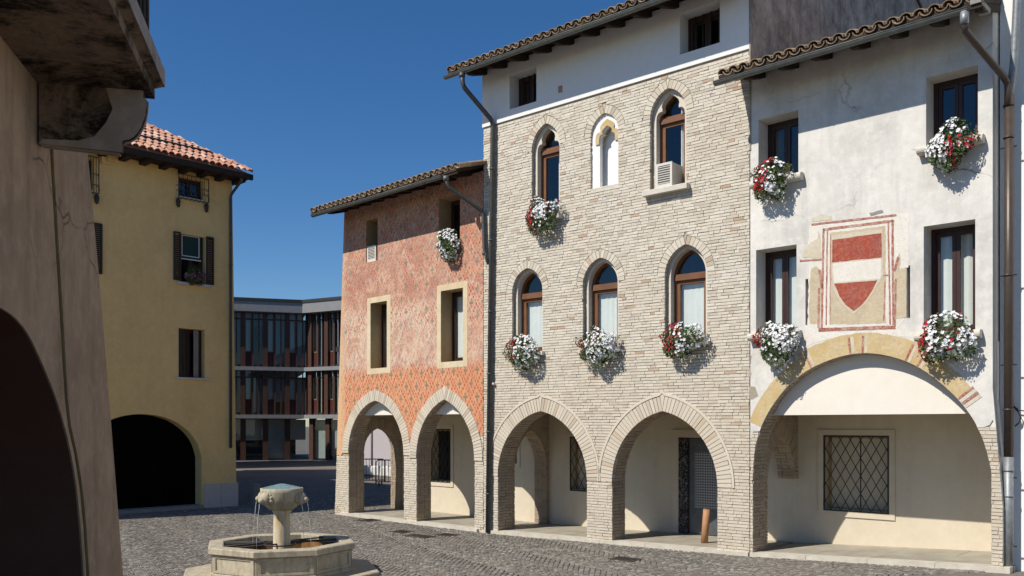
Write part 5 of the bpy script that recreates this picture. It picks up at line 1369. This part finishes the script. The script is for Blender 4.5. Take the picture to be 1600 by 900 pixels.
# ================================================================== balcony house, left foreground
lh = thing('balcony_house', Lp.P(0, 0, 0), 'dark brown rendered house with arch, buttress and balcony at the left edge', 'house')
fL = Lp.f()
apx = [(-60, 470), (-25, 470), (0, 480), (20, 491), (45, 520), (65, 565), (82, 605), (100, 660), (112, 710), (120, 760), (126, 820), (131, 900), (134, 980)]
al = [Lp.L(*p) for p in apx]
_q = polyarc(al, -0.2, al[0][0], al[-1][0]); al = [al[0]] + [p for p in _q.pts[::2]][1:] + [al[-1]]
streak = [Lp.L(*p) for p in [(78, 220), (90, 420), (102, 620), (107, 665), (117, 710), (125, 760), (131, 820), (136, 900), (140, 1010)]]
rEdge = [Lp.L(132, 215), Lp.L(158, 500), Lp.L(174, 700), Lp.L(190, 900), Lp.L(197, 1000)]
uN = -5.0
zslab = 4.35
# lower wall with arch opening; the far part is a battered buttress
lowz = -0.2
mirror = al[0][0]
left = [(2 * mirror - p[0], p[1]) for p in al[:0:-1]]
ext = [(al[-1][0] + 0.03, lowz)]
poly = [(uN, lowz)] + [(left[0][0] - 0.03, lowz)] + left + al + ext + [(streak[-1][0], lowz)] + streak[::-1] + [(streak[0][0] - 0.02, 9.0), (uN, 9.0)]
mb = MB(); mb.prism([poly], -0.012, 0.0, fL); mb.build('wall', M['brown_render'], lh)
mb = MB(); mb.box(fL, uN, streak[0][0] - 0.1, 3.26, 9.0, -0.6, -0.014); mb.build('upper_wall', M['brown_render'], lh)
poly = [(streak[-1][0] + 0.01, lowz)] + [(p[0] + 0.012, p[1]) for p in streak[::-1]] + [(streak[0][0], 9.0), (rEdge[0][0] - 0.1, 9.0)] + rEdge + [(rEdge[-1][0] + 0.05, lowz)]
mb = MB(); mb.prism([poly], -0.5, 0.012, fL); mb.build('buttress', M['brown_render'], lh)
poly = [(p[0] - 0.012, p[1]) for p in streak] + [(p[0] + 0.014, p[1]) for p in streak[::-1]]
mb = MB(); mb.prism([poly], -0.02, 0.0035, fL); mb.build('moss_streak', M['moss_streak'], lh)
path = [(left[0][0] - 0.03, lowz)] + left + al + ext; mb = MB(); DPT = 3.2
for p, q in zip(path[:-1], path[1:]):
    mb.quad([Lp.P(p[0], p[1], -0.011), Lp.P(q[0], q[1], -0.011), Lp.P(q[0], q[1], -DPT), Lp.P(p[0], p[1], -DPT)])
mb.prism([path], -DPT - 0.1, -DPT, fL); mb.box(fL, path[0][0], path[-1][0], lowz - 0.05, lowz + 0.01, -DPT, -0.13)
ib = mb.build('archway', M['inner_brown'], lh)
z = Lp.Z(127, 820, -0.2); mb = MB(); mb.box(fL, al[-1][0] - 0.045, al[-1][0] + 0.02, z - 0.012, z + 0.012, -DPT + 0.02, -0.13); mb.build('ledge', M['inner_brown'], ib)
mb = MB(); mb.box(fL, uN, rEdge[0][0] - 0.15, 3.3, 9.0, -6.0, -0.63); mb.build('body', M['brown_render'], lh)
mb = MB(); mb.box(fL, uN, path[0][0] - 0.05, lowz, 3.29, -6.0, -0.014); mb.build('body', M['brown_render'], lh)
mb = MB(); mb.box(fL, path[-1][0] + 0.05, rEdge[0][0] - 0.15, lowz, 3.29, -6.0, -0.51) if rEdge[0][0] - 0.15 > path[-1][0] + 0.06 else mb.box(fL, path[-1][0] + 0.02, path[-1][0] + 0.12, lowz, 3.0, -6.0, -0.51); mb.build('body', M['brown_render'], lh)
mb = MB(); mb.box(fL, uN, rEdge[0][0] + 0.3, 9.0, 9.15, -6.0, 0.3); mb.build('roof', M['old_wood'], lh)
# balcony slab, corbel, railing
def zray(x, y, z):
    t = (z - EYE) / ((HOR - y) / FPX); p = np.array([(x - CX) / FPX * t, t]) - Lp.o
    return float(p @ Lp.d), float(p @ Lp.n)
uE, wE = zray(241, 153, zslab)
mb = MB(); mb.prism([[(0.001, zslab), (wE, zslab), (wE, zslab + 0.06), (wE + 0.05, zslab + 0.075), (wE + 0.05, zslab + 0.17), (0.001, zslab + 0.17)]], uN, uE + 0.02, lambda a, b, c: Lp.P(c, b, a)); mb.build('balcony_slab', M['soot_render'], lh)
hC = zslab - Lp.Z(58, 211, 0.0) if False else 0.30
prof = [(0.013, zslab - 0.002), (0.013, zslab - 0.34), (wE * 0.74, zslab - 0.36), (wE * 0.74, zslab - 0.30)] + [(wE * 0.76 + (wE * 0.20) * sin(t), zslab - 0.05 - 0.24 * cos(t)) for t in np.linspace(0, pi / 2, 8)] + [(wE * 0.93, zslab - 0.04), (wE * 0.93, zslab - 0.002)]
mb = MB(); mb.prism([prof], Lp.U(57, 129), uE - 0.06, lambda a, b, c: Lp.P(c, b, a)); mb.build('corbel', M['soot_render'], lh)
mb = MB(); mb.prism([[(p[0] - (0.02 if p[0] > 0.1 else 0), p[1] + 0.0) for p in prof]], uE - 0.06, uE - 0.02, lambda a, b, c: Lp.P(c, b, a)); mb.build('corbel_face', M['corbel_stone'], lh)
pc = [(wE * 0.60, zslab - 0.003), (wE * 0.66, zslab - 0.12), (wE * 0.60, zslab - 0.2), (wE * 0.5, zslab - 0.28), (wE * 0.36, zslab - 0.31), (0.03, zslab - 0.315)] + [(p[0] - 0.001, p[1]) for p in prof[1:]]
mb = MB(); mb.prism([pc], Lp.U(57, 129) - 0.006, Lp.U(57, 129) - 0.001, lambda a, b, c: Lp.P(c, b, a)); mb.build('corbel_cheek', M['corbel_stone'], lh)
q_ = prof[4:12]; q2 = [(p[0] - 0.012, p[1] + 0.004) for p in q_]; q1 = [(p[0] + 0.006, p[1] - 0.003) for p in q_]
mb = MB(); mb.prism([q1 + q2[::-1]], Lp.U(57, 129) + 0.03, uE - 0.062, lambda a, b, c: Lp.P(c, b, a)); mb.build('corbel_roll', M['corbel_stone'], lh)
mb = MB(); mb.prism([[(0.02, zslab - 0.3445), (wE * 0.72, zslab - 0.364), (wE * 0.72, zslab - 0.362), (0.02, zslab - 0.3405)]], Lp.U(57, 129) + 0.004, uE - 0.062, lambda a, b, c: Lp.P(c, b, a)); mb.build('corbel_soffit', M['corbel_stone'], lh)
mb = MB(); mb.box(lambda a, b, c: Lp.P(a, b, c), uN, uE + 0.022, zslab + 0.074, zslab + 0.172, wE + 0.051, wE + 0.056); mb.build('slab_edge', M['grey_render'], lh)
u = uE - 0.06; k = 0
while u > uN + 1.0:
    mb = MB(); mb.tube([Lp.P(u, zslab + 0.17, wE - 0.03), Lp.P(u, zslab + 1.15, wE - 0.03)], 0.014, 6); mb.build('railing_bar', M['iron'], lh); u -= 0.12
w_ = wE - 0.03
while w_ > 0.1:
    w_ -= 0.12; mb = MB(); mb.tube([Lp.P(uE - 0.06, zslab + 0.17, w_), Lp.P(uE - 0.06, zslab + 1.15, w_)], 0.014, 6); mb.build('railing_bar', M['iron'], lh)
mb = MB(); mb.tube([Lp.P(uN, zslab + 1.16, wE - 0.03), Lp.P(uE - 0.06, zslab + 1.16, wE - 0.03), Lp.P(uE - 0.06, zslab + 1.16, 0.02)], 0.02, 8); mb.build('handrail', M['iron'], lh)
# red-leaved plant behind the railing
vp = thing('red_leaved_plant', Lp.P(uE - 0.3, zslab + 0.17, wE - 0.22), 'dark red leaved trailing plant behind the balcony railing', 'plant')
mb = MB(); mb.lathe([(0.0, 0.0), (0.10, 0.0), (0.13, 0.22), (0.11, 0.22), (0.10, 0.2)], Lp.P(uE - 0.3, zslab + 0.17, wE - 0.22), 14); mb.build('pot', M['flower_pot'], vp)
mb = MB(); st = MB()
for i in range(26):
    c = Vector(Lp.P(uE - 0.3, zslab + 0.38, wE - 0.22)); q = Vector(Lp.P(uE - 0.3 + random.uniform(-0.25, 0.28), zslab + 0.38 + random.uniform(0.0, 0.7), wE - 0.22 + random.uniform(-0.15, 0.28)))
    st.tube([c, (c + q) / 2 + Vector((0, 0, 0.1)), q], 0.006, 5)
    for k in range(14):
        p = c.lerp(q, random.uniform(0.3, 1.05)) + Vector((random.gauss(0, 0.04), random.gauss(0, 0.04), random.gauss(0, 0.05))); leafq(mb, p, Vector((random.gauss(0, 1), random.gauss(0, 1), random.gauss(0.3, 1))), random.uniform(0.025, 0.045), random.random())
st.build('stems', M['vine_red'], vp, 'stuff'); mb.build('leaves', M['vine_red'], vp, 'stuff', fix=False)

# ================================================================== modern glass building
class Plane2(Plane):
    def __init__(s, pa, pb):
        pa, pb = np.array(pa, float), np.array(pb, float); s.o = pa; s.d = (pb - pa) / np.linalg.norm(pb - pa); s.len = float(np.linalg.norm(pb - pa)); n = np.array([s.d[1], -s.d[0]])
        if n @ s.o > 0: n = -n
        s.n = n
kx = lambda x, Y: ((x - CX) / FPX * Y, Y)
K = kx(478.5, 62.5)
G1 = Plane2(kx(365, 61.0), K); G2 = Plane2(K, kx(560, 60.2))
gb = thing('office_building', (K[0], K[1], 0), 'modern three storey glass building with dark frames at the end of the square', 'building')
def wing(pl, u0, u1, off, bay):
    f = pl.f(); Zt = lambda y: pl.Z(420, y)
    z0, z1, z2, z3, z4 = 0.0, EYE + (HOR - 651) / FPX * 62, EYE + (HOR - 577) / FPX * 62, EYE + (HOR - 490) / FPX * 62, EYE + (HOR - 474.5) / FPX * 62
    mb = MB(); mb.box(f, u0, u1, z3, z4, -10, 0.75); mb.build('roof_fascia', M['modern_slab'], gb)
    mb = MB(); mb.box(f, u0, u1, z4 + 0.002, z4 + 0.22, -10, 0.8); mb.build('roof', M['modern_roof'], gb)
    for z in (z1, z2):
        mb = MB(); mb.box(f, u0, u1, z - 0.13, z + 0.13, -10, 0.45); mb.build('floor_slab', M['modern_slab'], gb)
    mb = MB(); mb.box(f, u0, u1, -0.2, z4, -10.3, -10); mb.build('back_wall', M['modern_roof'], gb)
    for zz in (z1, z2): 
        mb = MB(); mb.box(f, u0, u1, zz + 0.131, zz + 0.28, 0.0, 0.06); mb.build('sill_beam', M['modern_roof'], gb)
    k = math.floor((u0 - off) / bay)
    while off + k * bay < u1:
        a = off + k * bay; k += 1
        def part(nm, x0, x1, za, zb, w0, w1, m, par=gb):
            x0, x1 = max(x0, u0), min(x1, u1)
            if x1 - x0 < 0.03: return None
            mb = MB(); mb.box(f, x0, x1, za, zb, w0, w1); return mb.build(nm, M[m], par)
        part('column', a, a + 0.36, z0, z1 - 0.13, -0.3, 0.1, 'modern_frame')
        p_ = part('pane', a + 0.36, a + bay, z0 + 0.1, z1 - 0.2, -0.02, 0.0, 'modern_glass')
        part('blind', a + 0.36, a + bay, z0 + (0.1 if random.random() < 0.4 else 1.4), z1 - 0.2, -0.30, -0.26, 'blind_cloth')
        for (za, zb) in ((z1 + 0.13, z2 - 0.13), (z2 + 0.13, z3)):
            part('column', a, a + 0.32, za, zb, -0.3, 0.22, 'modern_frame')
            part('panel', a + 0.32, a + 0.32 + bay * 0.27, za, za + 1.05, -0.1, 0.05, 'modern_panel')
            nw = part('window', a + 0.32, a + 0.32 + bay * 0.27, za + 1.05, za + 1.10, -0.1, 0.04, 'pane_wood')
            part('window', a + 0.27 + bay * 0.27, a + 0.33 + bay * 0.27, za + 1.10, zb - 0.45, -0.1, 0.04, 'pane_wood')
            part('window', a + 0.322, a + 0.37, za + 1.10, zb - 0.45, -0.1, 0.04, 'pane_wood')
            part('pane', a + 0.32, a + 0.32 + bay * 0.27, za + 1.1, zb - 0.02, -0.02, 0.0, 'modern_glass')
            part('blind', a + 0.32, a + 0.32 + bay * 0.27, za + 1.1, zb - 0.5, -0.3, -0.26, 'curtain')
            part('column', a + 0.32 + bay * 0.27, a + 0.46 + bay * 0.27, za, zb, -0.2, 0.12, 'modern_frame')
            part('pane', a + 0.46 + bay * 0.27, a + bay, za + 0.12, zb - 0.02, -0.02, 0.0, 'modern_glass')
            part('slat', a + bay * 0.80, a + bay * 0.80 + 0.07, za, zb, -0.1, 0.14, 'modern_frame')
            part('transom', a + 0.32, a + bay, zb - 0.5, zb - 0.42, -0.08, 0.05, 'modern_frame')
            if random.random() < 0.75: part('blind', a + 0.46 + bay * 0.27, a + bay, za + (0.1 if random.random() < 0.6 else 0.9), zb - 0.45, -0.3, -0.26, 'blind_cloth')
bay = 1.49
wing(G1, -9.0, G1.len - 0.02, 0.45, bay); wing(G2, 0.02, 6.0, 0.35, bay)

# far rendered wall seen through the painted house's arcade
fw = thing('rendered_building', kx(600, 50) + (0,), 'plain violet grey rendered building seen through the leftmost arch', 'building')
R1 = Plane2(kx(536, 55.0), kx(700, 47.0)); fR = R1.f()
mb = MB(); mb.box(fR, 0, 12, -0.2, 7.0, -6, 0); mb.build('wall', M['purple_render'], fw)
mb = MB(); mb.box(fR, -0.2, 12.2, 7.0, 7.3, -6.2, 0.4); mb.build('roof', M['modern_roof'], fw)
u = R1.U(582, 690); mb = MB(); mb.tube([R1.P(u, 0, 0.06), R1.P(u, 7, 0.06)], 0.05, 8); mb.build('downpipe', M['purple_render'], fw)
u0_ = R1.U(640, 690)
rect_window(fw, R1, u0_, u0_ + 1.2, 1.2, 3.0, 0.05, 'modern_frame', 2, 0.07, True)
def barrier(px, Y, label, yaw=0.0):
    x = (px - CX) / FPX * Y; r = thing('crowd_barrier', (x, Y, 0), label, 'barrier', 'steel barriers behind the arcade')
    P = lambda a, z, b=0.0: (x + a * cos(yaw) - b * sin(yaw), Y + a * sin(yaw) + b * cos(yaw), z)
    mb = MB(); mb.tube([P(-0.62, 0.12), P(-0.62, 0.98), P(-0.55, 1.06), P(0.55, 1.06), P(0.62, 0.98), P(0.62, 0.12)], 0.025, 6); mb.tube([P(-0.62, 0.2), P(0.62, 0.2)], 0.022, 6); mb.build('frame', M['steel_barrier'], r)
    for k in range(1, 10):
        mb = MB(); a = -0.62 + 1.24 * k / 10; mb.tube([P(a, 0.2), P(a, 1.06)], 0.011, 5); mb.build('bar', M['steel_barrier'], r)
    for a in (-0.5, 0.5):
        mb = MB(); mb.tube([P(a, 0.02, -0.3), P(a, 0.16, -0.05), P(a, 0.16, 0.05), P(a, 0.02, 0.3)], 0.022, 6); mb.build('foot', M['steel_barrier'], r)
barrier(577, 36.0, 'steel barrier seen through the leftmost arch, nearest its left pier', 0.1)
barrier(612, 35.0, 'steel barrier seen through the leftmost arch, on the right of the other', 0.05)
for k, (px, Y) in enumerate(((573, 43.0), (587, 42.5), (602, 42.0), (615, 41.5))):
    x = (px - CX) / FPX * Y; c = thing('white_planter', (x, Y, 0), ['leftmost', 'second from the left', 'third from the left', 'rightmost'][k] + ' of the low white blocks behind the barriers', 'concrete block', 'white blocks behind the barriers')
    mb = MB(); mb.lathe([(0.0, 0.0), (0.30, 0.0), (0.27, 0.42), (0.23, 0.48), (0.0, 0.5)], (x, Y, 0), 4, rot=0.6, smooth=False); mb.build('block', M['white_paint'], c)
    mb = MB(); mb.lathe([(0.34, 0.0), (0.34, 0.06), (0.28, 0.06)], (x, Y, 0), 4, rot=0.6, smooth=False); mb.build('foot', M['grey_stone'], c)

# ================================================================== stone bollard beside the yellow house
y = EYE * FPX / (786 - HOR); x = (399 - CX) / FPX * y
bo = thing('stone_bollard', (x, y, 0), 'short tapered grey stone bollard beside the yellow house corner', 'bollard')
mb = MB(); mb.lathe([(0.20, 0.0), (0.20, 0.05), (0.185, 0.06), (0.15, 0.58), (0.13, 0.62), (0.0, 0.625)], (x, y, 0), 8, smooth=False); mb.build('shaft', M['grey_stone'], bo)
mb = MB(); mb.lathe([(0.23, -0.02), (0.23, 0.03), (0.2, 0.035)], (x, y, 0), 8, smooth=False); mb.build('foot', M['grey_stone'], bo)

# ================================================================== fountain
fx, fy = FC
ft = thing('fountain', (fx, fy, 0.0), 'octagonal stone fountain with column and round bowl spouting from lion heads', 'fountain')
rot0 = radians(-90 - 5)
def octo(r, z, k, rot=rot0): a = rot + k * pi / 4; return (fx + r * cos(a), fy + r * sin(a), z)
def octlathe(prof, name, mat):
    mb = MB(); mb.lathe([(r, z) for r, z in prof], (fx, fy, 0), 8, rot=rot0, smooth=False); return mb.build(name, M[mat], ft)
octlathe([(0.0, -0.05), (1.62, -0.05), (1.62, 0.085), (1.60, 0.10), (0.0, 0.10)], 'base_step', 'fountain_stone')
octlathe([(1.0, 0.102), (1.17, 0.102), (1.17, 0.15), (1.145, 0.17), (1.145, 0.44), (1.16, 0.455)], 'basin', 'fountain_stone')
octlathe([(0.98, 0.46), (1.20, 0.456), (1.215, 0.47), (1.215, 0.545), (1.20, 0.56), (0.99, 0.562), (0.97, 0.55), (0.97, 0.46)], 'rim', 'fountain_stone')
octlathe([(0.99, 0.47), (0.975, 0.14), (0.0, 0.14)], 'basin_lining', 'wet_stone')
for k in range(8):     # sunk panel with raised border on each side
    a, b = Vector(octo(1.145, 0, k)), Vector(octo(1.145, 0, k + 1)); d = (b - a); L_ = d.length; d.normalize(); n_ = Vector((d.y, -d.x, 0))
    if n_.dot(a - Vector((fx, fy, 0))) < 0: n_ = -n_
    f = lambda p, q, r: tuple(a + d * p + n_ * r + Vector((0, 0, q)))
    mb = MB(); mb.prism([rect(0.02, L_ - 0.02, 0.175, 0.44), rect(0.08, L_ - 0.08, 0.215, 0.405)], 0.0, 0.018, f); mb.build('side_panel', M['fountain_stone'], ft)
octlathe([(0.0, 0.31), (0.976, 0.31)], 'water', 'pond_water')
mb = MB(); mb.lathe([(0.0, 0.12), (0.20, 0.12), (0.20, 0.22), (0.155, 0.26), (0.14, 0.36), (0.133, 0.9), (0.13, 1.02), (0.15, 1.04), (0.15, 1.07), (0.12, 1.08)], (fx, fy, 0), 28); mb.build('column', M['stained_column'], ft)
mb = MB(); mb.lathe([(0.0, 1.06), (0.13, 1.06), (0.19, 1.08), (0.27, 1.15), (0.32, 1.25), (0.335, 1.36), (0.34, 1.425), (0.325, 1.43), (0.31, 1.41), (0.30, 1.36), (0.0, 1.30)], (fx, fy, 0), 36); mb.build('bowl', M['fountain_stone'], ft)
mb = MB(); mb.lathe([(0.322, 1.428), (0.30, 1.436), (0.24, 1.452), (0.14, 1.475), (0.05, 1.495), (0.0, 1.50)], (fx, fy, 0), 36); mb.build('bowl_water', M['bowl_water'], ft)
for k, an in enumerate((168, 235, 300 + 20, 348, 60, 110)):
    if k == 2: continue
    a = radians(an); d = Vector((cos(a), sin(a), 0)); s_ = Vector((-d.y, d.x, 0)); c = Vector((fx, fy, 1.27)) + d * 0.30
    mb = MB()
    mb.ball(c + d * 0.02, (0.10, 0.10, 0.11), n=12, m=9)
    mb.ball(c + d * 0.11 - Vector((0, 0, 0.025)), (0.055, 0.055, 0.048), n=10, m=8)
    mb.ball(c + d * 0.10 - Vector((0, 0, 0.06)), (0.03, 0.03, 0.02), n=8, m=6)
    for t in np.linspace(-0.3, pi + 0.3, 9): mb.ball(c + d * 0.0 + s_ * (0.105 * cos(t)) + Vector((0, 0, 0.105 * sin(t))), 0.038, n=7, m=5)
    for s2 in (-1, 1): mb.ball(c + d * 0.07 + s_ * (0.03 * s2) + Vector((0, 0, 0.03)), 0.014, n=6, m=4); mb.ball(c + d * 0.035 + s_ * (0.065 * s2) + Vector((0, 0, 0.075)), 0.022, n=6, m=4)
    mb.build('lion_head', M['fountain_stone'], ft)
    mb = MB(); P0 = c + d * 0.13 - Vector((0, 0, 0.045)); path = [P0 + d * (0.085 * t) - Vector((0, 0, 0.78 * t * t)) for t in np.linspace(0, 1.02, 14)]
    rad = [max(0.0018, 0.0075 - 0.0052 * i / 13 + random.uniform(-0.0018, 0.0018)) for i in range(14)]
    mb.tube([p + Vector((random.gauss(0, 0.003), random.gauss(0, 0.003), 0)) for p in path], rad, 6); mb.build('water_jet', M['jet_water'], ft)
for (a0, b0, a1, b1) in ((-0.86, -0.46, 0.55, 0.78), (-0.70, -0.66, 0.78, 0.55), (-0.95, 0.1, 0.8, 0.42), (-0.95, -0.05, 0.1, 0.1)):
    mb = MB(); mb.tube([(fx + a0, fy + b0, 0.53), (fx + a1, fy + b1, 0.53)], 0.014, 6); mb.build('grate_bar', M['iron'], ft)
mb = MB(); mb.tube([(fx + 0.25 * cos(t), fy - 0.12 + 0.25 * sin(t), 0.53) for t in np.linspace(0, 2 * pi, 21)], 0.012, 6); mb.build('grate_ring', M['iron'], ft)

# ================================================================== wooden post by the door
u, z = B.L(1102, 841, -0.75)
zf = fz(B, u); wp = thing('wooden_post', B.P(u, zf, -0.75), 'leaning round orange brown wooden post in the arcade by the metal door', 'post')
mb = MB(); b0 = Vector(B.P(u - 0.02, zf, -0.75)); t0 = Vector(B.P(u + 0.02, zf + 0.66, -0.77)); mb.tube([b0, b0.lerp(t0, 0.5), t0], [0.070, 0.069, 0.068], 16); mb.build('shaft', M['orange_wood'], wp)
mb = MB(); mb.tube([t0 + Vector((0, 0, 0.001)), t0 + Vector((0.001, 0, 0.008))], 0.062, 16); mb.build('end_grain', M['pane_wood'], wp)

# ================================================================== window air conditioners
def aircon(pl, u0, u1, z0, z1, w0, w1, label):
    f = pl.f(); r = thing('air_conditioner', pl.P((u0 + u1) / 2, z0, (w0 + w1) / 2), label, 'air conditioner', 'window air conditioners')
    mb = MB(); mb.box(f, u0, u1, z0, z1, w0, w1); o = mb.build('casing', M['ac_plastic'], r)
    wframe(f, [rect(u0 - 0.008, u1 + 0.008, z0 - 0.008, z1 + 0.008), rect(u0 + 0.035, u1 - 0.035, z0 + 0.06, z1 - 0.04)], w1 - 0.02, w1 + 0.015, 'ac_plastic', r, 'front_frame')
    mb = MB(); mb.box(f, u0 + 0.034, u1 - 0.034, z0 + 0.059, z1 - 0.039, w1 + 0.0005, w1 + 0.003); mb.build('grille_back', M['ac_grille'], r)
    n = 8
    for k in range(n):
        z = z0 + 0.06 + (z1 - z0 - 0.10) * (k + 0.5) / n; mb = MB(); mb.box(f, u0 + 0.035, u1 - 0.035, z - 0.010, z + 0.004, w1 + 0.004, w1 + 0.012); mb.build('slat', M['ac_plastic'], r)
a = F2[1]; wA = 0.10
u0_, z0_ = B.L(1026, 291, wA); u1_ = B.U(1050, 285, wA); z1_ = B.Z(1026, 258, wA)
aircon(B, u0_, u1_, a.zb + 0.002, z1_, -0.32, wA, 'cream air conditioner on the sill of the right upper brick window')
w_ = SW[2]; aircon(S, S.U(574.5, 400, -0.02), S.U(587.5, 400, -0.02), w_[2] + 0.005, S.Z(575, 386, -0.02), -0.36, -0.02, 'small white air conditioner in the left upper window of the painted house')

# ================================================================== flower boxes
flower_box(W, (1172, 248, 1240, 312), 'red and white petunias under the upper left window of the white house', lambda u, z: 0.0 - u * 0.6 + z * 0.25 if u < 0.35 else -1, 210)
flower_box(W, (1446, 189, 1528, 264), 'white and red petunias under the upper right window of the white house', lambda u, z: 0.08 if (u > -0.1 and z < 0.45) else -0.35, 230)
flower_box(W, (1176, 502, 1253, 570), 'dense white petunias with a red corner, lower left window of the white house', lambda u, z: 0.35 if u < -0.5 else -0.4, 300)
flower_box(W, (1428, 489, 1530, 566), 'broad white petunias with red sprigs, lower right window of the white house', lambda u, z: 0.2 if u < -0.5 else -0.26, 280)
flower_box(B, (820, 308, 876, 366), 'white petunias with red on the left under the top brick window', lambda u, z: 0.3 - z * 0.3 if u < -0.2 else -0.35, 210)
flower_box(B, (787, 524, 846, 576), 'white and red petunias under the leftmost middle brick window, by the downpipe', lambda u, z: 0.35 - z * 0.4 if u < -0.15 else -0.45, 220)
flower_box(B, (899, 514, 970, 570), 'bushy white petunias with red left end under the centre middle brick window', lambda u, z: 0.3 if u < -0.35 else -0.38, 240)
flower_box(B, (1030, 502, 1104, 560), 'petunias red on the left, white and green right, under the rightmost middle brick window', lambda u, z: 0.35 if u < -0.2 else (-0.2 if u < 0.4 else -0.4), 200)
flower_box(S, (684, 358, 720, 408), 'all white petunias in the upper right window of the painted house', lambda u, z: -1, 230, w=0.1)
# potted plant on the yellow house sill
fb = flower_box(Yp, (287, 416, 320, 446), 'pink and purple geranium on the sill between the dark shutters of the yellow house', lambda u, z: 0.0, 60, w=0.10)
for c in list(fb.children):
    if c.name.startswith('red_') or c.name.startswith('white_'):
        c.data.materials[0] = M['petal_pink']; c.name = 'pink_blossoms'
